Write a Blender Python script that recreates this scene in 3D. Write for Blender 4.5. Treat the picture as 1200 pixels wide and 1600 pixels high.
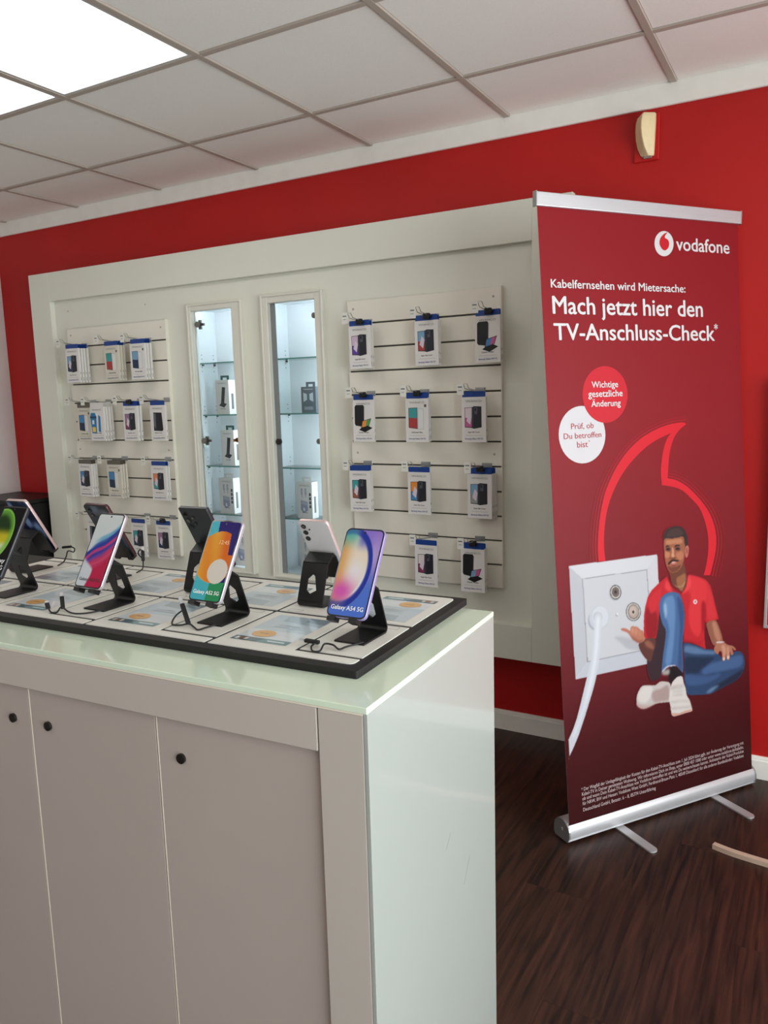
import bpy, bmesh, math, random
import numpy as np
from mathutils import Vector, Matrix
random.seed(7)
PI = math.pi
scene = bpy.context.scene
COL = scene.collection
for _o in list(bpy.data.objects):
    bpy.data.objects.remove(_o)

# ------------------------------------------------------------------ camera
cam_d = bpy.data.cameras.new('camera')
cam = bpy.data.objects.new('camera', cam_d); COL.objects.link(cam)
cam_d.sensor_fit = 'VERTICAL'; cam_d.sensor_height = 36.0
cam_d.lens = 1215.88 / 1600 * 36.0
cam_d.clip_start = 0.02
_r = Vector((0.8713109, 0.48993049, -0.0280254))
_u = Vector((-0.04813552, 0.14216088, 0.98867247))
_f = Vector((-0.48836491, 0.86009209, -0.14744939))
cam.matrix_world = Matrix(((_r.x, _u.x, -_f.x, 2.28), (_r.y, _u.y, -_f.y, -3.1188),
                           (_r.z, _u.z, -_f.z, 1.4829), (0, 0, 0, 1)))
scene.camera = cam

# ------------------------------------------------------------------ room measures
HC = 2.557            # ceiling grid height
XL, XR = -2.1185, 4.35
YB = -5.7             # wall behind the camera
TILE = 0.625
GX, GA = -0.1219, -0.4656

# ------------------------------------------------------------------ world, daylight, exposure
world = bpy.data.worlds.new('world'); scene.world = world
world.use_nodes = True
_bg = world.node_tree.nodes['Background']
_bg.inputs[0].default_value = (0.9, 0.95, 1.0, 1); _bg.inputs[1].default_value = 1.0
WIN = (-5.0, -0.45, 0.12, 2.3)      # shop window opening in the right wall (y0, y1, z0, z1)
ld = bpy.data.lights.new('daylight', 'AREA'); ld.shape = 'RECTANGLE'
ld.size = WIN[1] - WIN[0]; ld.size_y = WIN[3] - WIN[2]
ld.energy = 205.0; ld.color = (0.96, 0.98, 1.0)
lo = bpy.data.objects.new('daylight', ld); COL.objects.link(lo)
lo.location = (XR + 0.35, (WIN[0] + WIN[1]) / 2, (WIN[2] + WIN[3]) / 2)
lo.rotation_euler = (PI / 2, 0, PI / 2)
PANEL_STRENGTH = 2.7
LED_STRENGTH = 11.0
scene.view_settings.view_transform = 'Standard'
scene.view_settings.look = 'None'
scene.view_settings.exposure = 0.25
scene.view_settings.gamma = 1.0
scene.view_settings.use_curve_mapping = False

# ------------------------------------------------------------------ materials
def lin(c):
    return tuple(((x / 255.0) / 12.92 if x / 255.0 <= 0.04045 else ((x / 255.0 + 0.055) / 1.055) ** 2.4) for x in c)

MATS = {}
def mat(name, col=(200, 200, 200), rough=0.5, metal=0.0, coat=0.0, coat_rough=0.05, spec=0.5, var=0.0, vscale=8.0,
        stretch=(1, 1, 1), bump=0.0, bscale=200.0, attr=False, emit=None, estr=0.0, trans=0.0, ior=1.45):
    if name in MATS: return MATS[name]
    m = bpy.data.materials.new(name); m.use_nodes = True
    nt = m.node_tree; b = nt.nodes['Principled BSDF']
    b.inputs['Roughness'].default_value = rough; b.inputs['Metallic'].default_value = metal
    b.inputs['Coat Weight'].default_value = coat; b.inputs['Coat Roughness'].default_value = coat_rough
    b.inputs['Specular IOR Level'].default_value = spec
    b.inputs['Transmission Weight'].default_value = trans; b.inputs['IOR'].default_value = ior
    c = lin(col)
    b.inputs['Base Color'].default_value = (*c, 1)
    if attr:
        a = nt.nodes.new('ShaderNodeAttribute'); a.attribute_name = 'Col'
        nt.links.new(a.outputs['Color'], b.inputs['Base Color'])
    elif var > 0:
        tc = nt.nodes.new('ShaderNodeTexCoord'); mp = nt.nodes.new('ShaderNodeMapping')
        mp.inputs['Scale'].default_value = stretch
        n = nt.nodes.new('ShaderNodeTexNoise'); n.inputs['Scale'].default_value = vscale; n.inputs['Detail'].default_value = 6
        r = nt.nodes.new('ShaderNodeValToRGB')
        r.color_ramp.elements[0].color = (*[x * (1 - var) for x in c], 1); r.color_ramp.elements[0].position = 0.3
        r.color_ramp.elements[1].color = (*[min(1, x * (1 + var)) for x in c], 1); r.color_ramp.elements[1].position = 0.7
        nt.links.new(tc.outputs['Object'], mp.inputs['Vector']); nt.links.new(mp.outputs['Vector'], n.inputs['Vector'])
        nt.links.new(n.outputs['Fac'], r.inputs['Fac']); nt.links.new(r.outputs['Color'], b.inputs['Base Color'])
    if bump > 0:
        n2 = nt.nodes.new('ShaderNodeTexNoise'); n2.inputs['Scale'].default_value = bscale; n2.inputs['Detail'].default_value = 3
        tc2 = nt.nodes.new('ShaderNodeTexCoord'); bp = nt.nodes.new('ShaderNodeBump')
        bp.inputs['Strength'].default_value = bump; bp.inputs['Distance'].default_value = 0.002
        nt.links.new(tc2.outputs['Object'], n2.inputs['Vector'])
        nt.links.new(n2.outputs['Fac'], bp.inputs['Height']); nt.links.new(bp.outputs['Normal'], b.inputs['Normal'])
    if emit:
        b.inputs['Emission Color'].default_value = (*lin(emit), 1); b.inputs['Emission Strength'].default_value = estr
    MATS[name] = m
    return m

def glass_mat(name, tint=(246, 250, 250), fac=0.06, rough=0.02):
    """clear sheet glass: mostly transparent, with a Fresnel reflection"""
    m = bpy.data.materials.new(name); m.use_nodes = True; nt = m.node_tree
    for n in list(nt.nodes): nt.nodes.remove(n)
    o = nt.nodes.new('ShaderNodeOutputMaterial'); t = nt.nodes.new('ShaderNodeBsdfTransparent'); g = nt.nodes.new('ShaderNodeBsdfGlossy')
    fr = nt.nodes.new('ShaderNodeFresnel'); fr.inputs[0].default_value = 1.3
    mx = nt.nodes.new('ShaderNodeMixShader')
    t.inputs[0].default_value = (*lin(tint), 1); g.inputs['Roughness'].default_value = rough
    nt.links.new(fr.outputs[0], mx.inputs[0]); nt.links.new(t.outputs[0], mx.inputs[1]); nt.links.new(g.outputs[0], mx.inputs[2])
    nt.links.new(mx.outputs[0], o.inputs[0])
    MATS[name] = m
    return m

def wood_mat():
    m = bpy.data.materials.new('dark wood laminate'); m.use_nodes = True; nt = m.node_tree; b = nt.nodes['Principled BSDF']
    tc = nt.nodes.new('ShaderNodeTexCoord'); mp = nt.nodes.new('ShaderNodeMapping'); mp.inputs['Scale'].default_value = (22, 1.3, 1)
    oi = nt.nodes.new('ShaderNodeObjectInfo'); ad = nt.nodes.new('ShaderNodeVectorMath'); ad.operation = 'ADD'
    sc = nt.nodes.new('ShaderNodeVectorMath'); sc.operation = 'SCALE'; sc.inputs['Scale'].default_value = 13.0
    cb = nt.nodes.new('ShaderNodeCombineXYZ')
    for k in range(3): nt.links.new(oi.outputs['Random'], cb.inputs[k])
    nt.links.new(cb.outputs[0], sc.inputs[0]); nt.links.new(tc.outputs['Object'], ad.inputs[0]); nt.links.new(sc.outputs[0], ad.inputs[1])
    nt.links.new(ad.outputs[0], mp.inputs['Vector'])
    n = nt.nodes.new('ShaderNodeTexNoise'); n.inputs['Scale'].default_value = 3.0; n.inputs['Detail'].default_value = 9; n.inputs['Distortion'].default_value = 0.7
    nt.links.new(mp.outputs[0], n.inputs['Vector'])
    r = nt.nodes.new('ShaderNodeValToRGB')
    r.color_ramp.elements[0].position = 0.32; r.color_ramp.elements[0].color = (*lin((24, 15, 12)), 1)
    r.color_ramp.elements[1].position = 0.72; r.color_ramp.elements[1].color = (*lin((72, 42, 30)), 1)
    nt.links.new(n.outputs['Fac'], r.inputs['Fac'])
    hs = nt.nodes.new('ShaderNodeHueSaturation'); mr = nt.nodes.new('ShaderNodeMapRange')
    mr.inputs['To Min'].default_value = 0.93; mr.inputs['To Max'].default_value = 1.07
    nt.links.new(oi.outputs['Random'], mr.inputs['Value']); nt.links.new(mr.outputs[0], hs.inputs['Value'])
    nt.links.new(r.outputs['Color'], hs.inputs['Color']); nt.links.new(hs.outputs[0], b.inputs['Base Color'])
    b.inputs['Roughness'].default_value = 0.42; b.inputs['Specular IOR Level'].default_value = 0.35
    bp = nt.nodes.new('ShaderNodeBump'); bp.inputs['Strength'].default_value = 0.15; bp.inputs['Distance'].default_value = 0.001
    nt.links.new(n.outputs['Fac'], bp.inputs['Height']); nt.links.new(bp.outputs[0], b.inputs['Normal'])
    return m

M_RED = mat('red wall paint', (182, 15, 11), 0.55, var=0.05, vscale=3, bump=0.12, bscale=90)
M_WHITEWALL = mat('white wall paint', (222, 214, 210), 0.7, var=0.03, vscale=2, bump=0.1, bscale=90)
M_TILE = mat('ceiling tile', (247, 241, 235), 0.9, var=0.03, vscale=160, bump=0.25, bscale=420)
M_RAIL = mat('ceiling rail', (178, 164, 152), 0.5, var=0.02, vscale=5)
M_TRIM = mat('painted trim', (240, 236, 228), 0.5, var=0.03, vscale=14)
M_WOODFLOOR = wood_mat()
M_FLOORGAP = mat('floor joint', (24, 16, 13), 0.8, var=0.1)
M_UNIT = mat('white lacquer board', (226, 225, 211), 0.42, var=0.015, vscale=3)
M_SLAT = mat('white slatwall board', (234, 228, 214), 0.45, var=0.015, vscale=4)
M_EDGESTRIP = mat('door edge grey', (126, 130, 130), 0.45, var=0.05)
M_GROOVE = mat('groove metal', (88, 84, 78), 0.5, 0.4, var=0.1)
M_VFRAME = mat('vitrine frame lacquer', (222, 219, 206), 0.4, var=0.02, vscale=9)
M_VINT = mat('vitrine interior', (238, 242, 246), 0.5, var=0.01)
M_GLASS = glass_mat('clear glass')
M_SHELF = glass_mat('shelf glass', (240, 250, 248))
M_SHELFEDGE = mat('green glass edge', (84, 150, 140), 0.15, var=0.05)
M_CHROME = mat('brushed chrome', (170, 170, 170), 0.3, 0.7, var=0.06, vscale=30)
M_ALU = mat('anodised aluminium', (200, 198, 200), 0.34, 0.5, var=0.03, vscale=4, stretch=(1, 40, 40))
M_DARKMETAL = mat('dark metal', (64, 60, 56), 0.35, 0.8, var=0.1, vscale=40)
M_BRASS = mat('key brass', (150, 110, 70), 0.35, 0.9, var=0.1, vscale=40)
M_KNOB = mat('steel knob', (122, 118, 114), 0.32, 0.6, var=0.08, vscale=40)
M_BLACK = mat('black satin metal', (15, 15, 16), 0.42, var=0.15, vscale=20)
M_BLACKPL = mat('black plastic', (18, 18, 18), 0.5, var=0.12, vscale=30)
M_TRAY = mat('black tray board', (24, 22, 21), 0.6, var=0.15, vscale=60)
M_CARD = mat('white display card', (222, 219, 210), 0.35, var=0.01)
M_COUNTER = mat('counter melamine', (170, 157, 150), 0.36, var=0.03, vscale=2.5)
M_CFASCIA = mat('counter fascia melamine', (182, 172, 164), 0.36, var=0.02, vscale=2.5)
M_EDGE = mat('pale edge band', (226, 212, 196), 0.4, var=0.03)
M_CGLASS = mat('frosted green glass top', (212, 225, 203), 0.16, coat=0.6, coat_rough=0.03, var=0.012, vscale=2)
M_CSIDE = mat('back painted glass side', (160, 163, 157), 0.2, coat=0.6, coat_rough=0.02, var=0.008, vscale=2)
M_PRINT = mat('print', attr=True, rough=0.5)
M_PRINTGLOSS = mat('glossy print', attr=True, rough=0.3, spec=0.5, coat=0.5, coat_rough=0.04)
M_DISPLAY = mat('display print', attr=True, rough=0.3, spec=0.12)
M_BANNER = mat('banner film', attr=True, rough=0.42, spec=0.14)
M_BOX = mat('white carton', (224, 219, 215), 0.45, var=0.01)
M_BOXB = mat('cream carton', (212, 205, 190), 0.45, var=0.01)
M_TABBLUE = mat('blue hang tab', (18, 62, 138), 0.4, var=0.05)
M_TABGREY = mat('grey hang tab', (104, 98, 88), 0.5, var=0.05)
M_TABTEAL = mat('teal hang tab', (20, 84, 84), 0.4, var=0.05)
M_BOXGREY = mat('slate carton', (92, 104, 112), 0.45, var=0.03)
M_INK = mat('dark ink', (40, 40, 44), 0.5, var=0.05)
M_INKBLUE = mat('blue ink', (40, 60, 130), 0.5, var=0.05)
M_INKGREY = mat('grey ink', (112, 110, 110), 0.5, var=0.03)
M_WHITEINK = mat('white ink', (240, 238, 238), 0.5, var=0.01)
M_CREAM = mat('aged cream plastic', (226, 204, 160), 0.45, var=0.05, vscale=12)
M_SCREENBLK = mat('black screen glass', (6, 6, 8), 0.08, coat=1.0, coat_rough=0.02, var=0.05)
M_LIGHT = mat('luminous diffuser', (245, 250, 245), 0.6, emit=(255, 253, 248), estr=PANEL_STRENGTH, var=0.0)
M_LED = mat('led strip', (245, 250, 255), 0.6, emit=(240, 247, 255), estr=LED_STRENGTH)
M_PLY = mat('pale bentwood', (196, 168, 148), 0.5, var=0.12, vscale=6, stretch=(1, 14, 14))

# ------------------------------------------------------------------ mesh helpers
def bm_new(): return bmesh.new()
def abox(bm, x0, x1, y0, y1, z0, z1, bev=0.0, seg=2):
    r = bmesh.ops.create_cube(bm, size=1.0)
    vs = r['verts']
    for v in vs:
        v.co = Vector((x0 + (v.co.x + .5) * (x1 - x0), y0 + (v.co.y + .5) * (y1 - y0), z0 + (v.co.z + .5) * (z1 - z0)))
    if bev > 0:
        es = list({e for v in vs for e in v.link_edges})
        bmesh.ops.bevel(bm, geom=es, offset=bev, segments=seg, profile=0.5, affect='EDGES')
    return bm
def boxm(*a, **k): return abox(bm_new(), *a, **k)
def prism(bm, pts, axis, a0, a1):
    """closed 2D outline pts extruded from a0 to a1 along axis ('x','y','z')"""
    def P(p, t):
        return {'x': (t, p[0], p[1]), 'y': (p[0], t, p[1]), 'z': (p[0], p[1], t)}[axis]
    A = [bm.verts.new(P(p, a0)) for p in pts]; B = [bm.verts.new(P(p, a1)) for p in pts]
    n = len(pts)
    bm.faces.new(A); bm.faces.new(B[::-1])
    for i in range(n): bm.faces.new((A[i], B[i], B[(i + 1) % n], A[(i + 1) % n]))
    bmesh.ops.recalc_face_normals(bm, faces=bm.faces[:])
    return bm
def tube(bm, pts, r, n=8, closed=False):
    pts = [Vector(p) for p in pts]; rings = []; m = len(pts)
    up = Vector((0, 0, 1)); prev = None
    for i, p in enumerate(pts):
        a = pts[(i - 1) % m] if (closed or i > 0) else p; b = pts[(i + 1) % m] if (closed or i < m - 1) else p
        t = (b - a).normalized()
        if prev is None:
            s = t.cross(up)
            if s.length < 1e-3: s = t.cross(Vector((1, 0, 0)))
            s.normalize()
        else:
            s = (prev - t * prev.dot(t))
            if s.length < 1e-6: s = t.cross(up)
            s.normalize()
        prev = s; q = t.cross(s)
        rr = r[i] if isinstance(r, (list, tuple)) else r
        rings.append([bm.verts.new(p + (s * math.cos(2 * PI * k / n) + q * math.sin(2 * PI * k / n)) * rr) for k in range(n)])
    for i in range(m if closed else m - 1):
        A, B = rings[i], rings[(i + 1) % m]
        for k in range(n): bm.faces.new((A[k], A[(k + 1) % n], B[(k + 1) % n], B[k]))
    if not closed:
        bm.faces.new(rings[0][::-1]); bm.faces.new(rings[-1])
    bmesh.ops.recalc_face_normals(bm, faces=bm.faces[:])
    return bm
def catmull(pts, k=6, closed=False):
    P = [Vector(p) for p in pts]; n = len(P); out = []
    rng = range(n if closed else n - 1)
    g = (lambda i: P[i % n]) if closed else (lambda i: P[max(0, min(n - 1, i))])
    for i in rng:
        p0, p1, p2, p3 = g(i - 1), g(i), g(i + 1), g(i + 2)
        for j in range(k):
            t = j / k
            out.append(0.5 * ((2 * p1) + (p2 - p0) * t + (2 * p0 - 5 * p1 + 4 * p2 - p3) * t * t + (3 * p1 - p0 - 3 * p2 + p3) * t ** 3))
    if not closed: out.append(P[-1])
    return out
def rrect(x0, x1, y0, y1, r, n=5):
    out = []
    for cx, cy, a in ((x1 - r, y1 - r, 0), (x0 + r, y1 - r, 90), (x0 + r, y0 + r, 180), (x1 - r, y0 + r, 270)):
        for k in range(n + 1):
            t = math.radians(a + 90 * k / n); out.append((cx + r * math.cos(t), cy + r * math.sin(t)))
    return out
def cyl(bm, c, axis, r, a0, a1, n=16):
    pts = [(c[0] + r * math.cos(2 * PI * k / n), c[1] + r * math.sin(2 * PI * k / n)) for k in range(n)]
    return prism(bm, pts, axis, a0, a1)
def slab(bm, w, h, t, r, bev, n=6):
    """rounded slab standing in XZ, bottom centre at the origin, front at y=0, back at y=t, rounded long edges"""
    rings = []
    for d, y in ((bev, 0), (bev * .3, bev * .3), (0, bev), (0, t - bev), (bev * .3, t - bev * .3), (bev, t)):
        rings.append([bm.verts.new((p[0], y, p[1])) for p in rrect(-w / 2 + d, w / 2 - d, d, h - d, max(r - d, .0005), n)])
    for A, B in zip(rings, rings[1:]):
        m = len(A)
        for k in range(m): bm.faces.new((A[k], A[(k + 1) % m], B[(k + 1) % m], B[k]))
    bm.faces.new(rings[0]); bm.faces.new(rings[-1][::-1])
    bmesh.ops.recalc_face_normals(bm, faces=bm.faces[:])
    return bm

def mesh_of(bm, name='mesh'):
    me = bpy.data.meshes.new(name); bm.to_mesh(me); bm.free(); return me
def obj(name, geo, m, parent=None, loc=(0, 0, 0), rot=(0, 0, 0), smooth=False, label=None):
    me = mesh_of(geo, name) if isinstance(geo, bmesh.types.BMesh) else geo
    if len(me.materials) == 0 and m: me.materials.append(m)
    if smooth:
        for p in me.polygons: p.use_smooth = True
        try: me.set_sharp_from_angle(angle=math.radians(40))
        except Exception: pass
    o = bpy.data.objects.new(name, me); COL.objects.link(o)
    o.location = loc; o.rotation_euler = rot
    if parent: o.parent = parent
    if label: o['label'] = label
    return o
def thing(name, label, cat, loc=(0, 0, 0), rot=(0, 0, 0), group=None):
    o = bpy.data.objects.new(name, None); COL.objects.link(o); o.empty_display_size = 0.05
    o.location = loc; o.rotation_euler = rot; o['label'] = label; o['category'] = cat
    if group: o['group'] = group
    return o
def tag(o, label, cat, group=None):
    o['label'] = label; o['category'] = cat
    if group: o['group'] = group
    return o
def struct(o, label=None):
    o['kind'] = 'structure'
    if label: o['label'] = label
    return o

def colour_mesh(polys, name='print'):
    """polys: list of (srgb, [3D points]); flat print as one mesh with its ink colours in 'Col'"""
    bm = bm_new(); lay = bm.loops.layers.float_color.new('Col')
    for col, pts in polys:
        c = (*lin(col), 1)
        vs = [bm.verts.new(p) for p in pts]
        es = [bm.edges.new((vs[i], vs[(i + 1) % len(vs)])) for i in range(len(vs))]
        r = bmesh.ops.triangle_fill(bm, edges=es, use_beauty=True, use_dissolve=False)
        for f in [g for g in r['geom'] if isinstance(g, bmesh.types.BMFace)]:
            for l in f.loops: l[lay] = c
    return mesh_of(bm, name)

def grid_print(w, h, r, fn, nu=84, nv=170, name='display'):
    """rounded rectangle in XZ (y=0), bottom centre at origin, coloured point by point by fn(u, v) -> srgb"""
    vs = []; cols = []; fs = []
    for j in range(nv + 1):
        z = h * j / nv; d = min(z, h - z)
        inset = r - math.sqrt(max(0, r * r - (r - d) ** 2)) if d < r else 0
        for i in range(nu + 1):
            x = (-w / 2 + inset) + (w - 2 * inset) * i / nu
            vs.append((x, 0, z)); cols.append(tuple(.72 * q for q in lin(fn(x / w + .5, z / h))))
    for j in range(nv):
        for i in range(nu):
            a = j * (nu + 1) + i; fs.append((a, a + 1, a + nu + 2, a + nu + 1))
    me = bpy.data.meshes.new(name); me.from_pydata(vs, [], fs)
    at = me.color_attributes.new('Col', 'FLOAT_COLOR', 'POINT')
    flat = []
    for c in cols: flat += [max(0, c[0]), max(0, c[1]), max(0, c[2]), 1.0]
    at.data.foreach_set('color', flat)
    return me

_TX = {}
def text_mesh(s, bold=0.0):
    """flat lettering mesh in XY, baseline at y=0, left edge at x=0; returns (verts, faces, width, cap height)"""
    k = (s, bold)
    if k in _TX: return _TX[k]
    cu = bpy.data.curves.new('lettering', 'FONT'); cu.body = s; cu.size = 1.0; cu.offset = bold; cu.resolution_u = 3; cu.fill_mode = 'FRONT'
    to = bpy.data.objects.new('lettering', cu); COL.objects.link(to)
    dg = bpy.context.evaluated_depsgraph_get()
    me = bpy.data.meshes.new_from_object(to.evaluated_get(dg))
    vs = [tuple(v.co) for v in me.vertices]; fs = [tuple(p.vertices) for p in me.polygons]
    bpy.data.objects.remove(to); bpy.data.curves.remove(cu); bpy.data.meshes.remove(me)
    x0 = min(v[0] for v in vs); x1 = max(v[0] for v in vs)
    vs = [(v[0] - x0, v[1]) for v in vs]
    _TX[k] = (vs, fs, x1 - x0); return _TX[k]
CAP = None
def lettering(s, width, height, fn, bold=0.0, cap=True, lift=(0, -4e-5, 0)):
    """mesh of text s, scaled to width x cap height, each 2D point mapped to 3D by fn(x, y)"""
    global CAP
    if CAP is None: CAP = max(v[1] for v in text_mesh('H')[0])
    vs, fs, w = text_mesh(s)
    if cap: oy, sy = 0.0, height / CAP
    else:
        y0 = min(v[1] for v in vs); y1 = max(v[1] for v in vs); oy, sy = y0, height / (y1 - y0)
    sx = (width / w) if width else sy
    V, Fc = [], []
    for kk, (dx, dy) in enumerate(((0, 0),) if not bold else ((-bold, 0), (bold, 0), (0, bold * .7), (0, -bold * .7), (0, 0))):
        n = len(V)
        V += [tuple(a_ + kk * b_ for a_, b_ in zip(fn((v[0] + dx) * sx, (v[1] + dy - oy) * sy), lift)) for v in vs]; Fc += [tuple(i + n for i in f) for f in fs]
    me = bpy.data.meshes.new('lettering'); me.from_pydata(V, [], Fc)
    return me

# ================================================================== THE SETTING
# floor: dark laminate, planks running towards the display wall
fl = struct(obj('floor', boxm(XL - .1, XR + .1, YB - .1, 0.1, -0.06, -0.004), M_FLOORGAP), 'dark brown wood laminate floor')
PW, PLN = 0.193, 1.285
plank_me = mesh_of(boxm(0.0001, PW - 0.0001, 0.0001, PLN - 0.0001, -0.004, 0.0, bev=0.0002, seg=1), 'plank'); plank_me.materials.append(M_WOODFLOOR)
i = 0; x = XL
while x < XR:
    y = YB - (i * 0.43) % PLN
    while y < 0:
        y1 = min(y + PLN, 0.0); y0 = max(y, YB)
        if y1 - y0 > 0.02:
            if y1 - y0 > PLN - 1e-4: obj('plank', plank_me, None, fl, (x, y, 0))
            else: obj('plank', boxm(0.0001, PW - 0.0001, 0.0001, y1 - y0 - 0.0001, -0.004, 0.0, bev=0.0002, seg=1), M_WOODFLOOR, fl, (x, y0, 0))
        y += PLN
    x += PW; i += 1

# walls
struct(obj('wall_back', boxm(XL - .1, XR + .1, 0.0, 0.1, -0.05, HC + .1), M_RED), 'red painted wall behind the display unit')
struct(obj('wall_left', boxm(XL - .1, XL, YB - .1, 0.0, -0.05, HC + .1), M_WHITEWALL), 'white painted side wall')
struct(obj('wall_front', boxm(XL - .1, XR + .1, YB - .1, YB, -0.05, HC + .1), M_WHITEWALL), 'white wall behind the viewer')
bm = bm_new()
y0, y1, z0, z1 = WIN
abox(bm, XR, XR + .15, YB, y0, 0, HC + .1); abox(bm, XR, XR + .15, y1, 0.0, 0, HC + .1)
abox(bm, XR, XR + .15, y0, y1, 0, z0); abox(bm, XR, XR + .15, y0, y1, z1, HC + .1)
struct(obj('wall_right', bm, M_WHITEWALL), 'white wall with the shop window')
w1 = struct(obj('window_1', boxm(XR + .06, XR + .07, y0 + .05, y1 - .05, z0 + .05, z1 - .05), M_GLASS), 'large shop window')
bm = bm_new()
abox(bm, XR + .03, XR + .1, y0, y1, z0, z0 + .05); abox(bm, XR + .03, XR + .1, y0, y1, z1 - .05, z1)
for yy in (y0, (y0 + y1) / 2 - .025, y1 - .05): abox(bm, XR + .03, XR + .1, yy, yy + .05, z0 + .05, z1 - .05)
obj('window_frame', bm, M_TRIM, w1)

# ceiling: suspended grid with mineral tiles
ce = struct(obj('ceiling', boxm(XL - .1, XR + .1, YB - .1, 0.0, HC + .05, HC + .12), M_WHITEWALL), 'suspended tile ceiling')
RW = 0.012
xs = [GX + TILE * k for k in range(-4, 8)]; xs = [XL] + [v for v in xs if XL + .05 < v < XR - .05] + [XR]
ys = [-0.014] + [GA - TILE * j for j in range(0, 9) if GA - TILE * j > YB + .05] + [YB]
LIT = set()
for k in (-1, 0, 4, 5):
    for j in (1, 4, 7):
        LIT.add((round(GX + TILE * k, 3), round(GA - TILE * j, 3)))
tile_me = mesh_of(boxm(RW, TILE - RW, -TILE + RW, -RW, HC + .006, HC + .02, bev=.002, seg=1), 'ceiling_tile'); tile_me.materials.append(M_TILE)
n_light = 0
LIGHT_LABEL = {}
for a, b in zip(xs, xs[1:]):
    for c, d in zip(ys, ys[1:]):
        full = abs((b - a) - TILE) < 1e-3 and abs((c - d) - TILE) < 1e-3
        if (round(a, 3), round(c, 3)) in LIT and full: continue
        if full: obj('ceiling_tile', tile_me, None, ce, (a, c, 0))
        else: obj('ceiling_tile', boxm(RW, b - a - RW, d - c + RW, -.003 if c > -.04 else -RW, HC + .006, HC + .02, bev=.002, seg=1), M_TILE, ce, (a, c, 0))
for v in xs[1:-1]:
    obj('ceiling_rail', boxm(-RW, RW, YB, -0.016, HC, HC + .03, bev=.0015, seg=1), M_RAIL, ce, (v, 0, 0))
for v in ys[1:-1]:
    obj('ceiling_rail', boxm(XL, XR, -RW, RW, HC + .0006, HC + .03, bev=.0015, seg=1), M_RAIL, ce, (0, v, 0))

# trims
bm = bm_new(); abox(bm, XL, XR, -0.014, 0, 2.4863, HC + .02, bev=.0015, seg=1)
struct(obj('trim_1', bm, M_TRIM), 'white painted batten along the top of the red wall')
bm = bm_new()
prism(bm, [(0, 0), (-.015, 0), (-.015, .072), (-.011, .074), (-.011, .080), (-.008, .0876), (0, .0876)], 'x', XL, XR)
struct(obj('baseboard_back', bm, M_TRIM), 'white skirting board along the red wall')
bm = bm_new(); abox(bm, XL, XL + .015, YB, -.015, 0, .0876, bev=.003, seg=1)
struct(obj('baseboard_left', bm, M_TRIM), 'white skirting board along the side wall')

# ------------------------------------------------------------------ ceiling light panels (each lamp carries its own light)
def ceiling_light(k, j, label):
    t = thing('ceiling_light', label, 'ceiling light', (GX + TILE * k, GA - TILE * j, HC), group='luminous ceiling panels')
    bm = bm_new()
    a0, a1 = RW, TILE - RW
    for (p, q, r_, s) in ((a0, a1, -a0 - .012, -a0), (a0, a1, -a1, -a1 + .012), (a0, a0 + .012, -a1 + .012, -a0 - .012), (a1 - .012, a1, -a1 + .012, -a0 - .012)):
        abox(bm, p, q, r_, s, 0.002, 0.03)
    obj('panel_frame', bm, M_ALU, t)
    obj('diffuser', boxm(a0 + .012, a1 - .012, -a1 + .012, -a0 - .012, 0.006, 0.012), M_LIGHT, t)
ceiling_light(0, 1, 'large square luminous ceiling panel at the top left, nearest the middle')
ceiling_light(-1, 1, 'square luminous ceiling panel cut off by the left picture edge')
for (k, j, s) in ((-1, 4, 'luminous ceiling panel over the left of the room, second row'), (0, 4, 'luminous ceiling panel over the room middle, second row'),
                  (-1, 7, 'luminous ceiling panel over the left of the room, third row'), (0, 7, 'luminous ceiling panel over the room middle, third row'),
                  (4, 1, 'luminous ceiling panel over the right, nearest the red wall'), (5, 1, 'luminous ceiling panel by the window, nearest the red wall'),
                  (4, 4, 'luminous ceiling panel over the right, second row'), (5, 4, 'luminous ceiling panel by the window, second row'),
                  (4, 7, 'luminous ceiling panel over the right, third row'), (5, 7, 'luminous ceiling panel by the window, third row')):
    ceiling_light(k, j, s)

# ================================================================== WALL DISPLAY UNIT
PX0, PX1, PZ0, PZ1 = -1.5953, 1.4451, 0.3983, 2.1946
IX0, IX1, IZ0, IZ1 = -1.4351, 1.2906, 0.5443, 2.0425
YF, YI, YS = -0.200, -0.172, -0.192          # frame front, inner panel front, slatwall front
VITS = [(-0.4516, -0.1140, 0.6365, 1.9460), (0.0000, 0.3400, 0.6365, 1.9515)]
un = thing('wall_display_unit', 'large white framed display unit mounted on the red wall', 'display unit', (0, 0, 0))
for (a, b, c, d, nm) in ((PX0, IX0, PZ0, PZ1, 'frame_stile'), (IX1, PX1, PZ0, PZ1, 'frame_stile'), (IX0, IX1, IZ1, PZ1, 'frame_rail'), (IX0, IX1, PZ0, IZ0, 'frame_rail')):
    obj(nm, boxm(a, b, YF, YF + .032, c, d, bev=.0015, seg=1), M_UNIT, un)
bm = bm_new()
xa = [IX0 - .01] + [q for v in VITS for q in (v[0] + .006, v[1] - .006)] + [IX1 + .01]
for a, b in ((xa[0], xa[1]), (xa[2], xa[3]), (xa[4], xa[5])): abox(bm, a, b, YI, YI + .012, IZ0 - .01, IZ1 + .01)
for v, (a, b) in zip(VITS, ((xa[1], xa[2]), (xa[3], xa[4]))):
    abox(bm, a, b, YI, YI + .012, v[3] - .006, IZ1 + .01); abox(bm, a, b, YI, YI + .012, IZ0 - .01, v[2] + .006)
obj('back_panel', bm, M_UNIT, un)
bm = bm_new()
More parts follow.
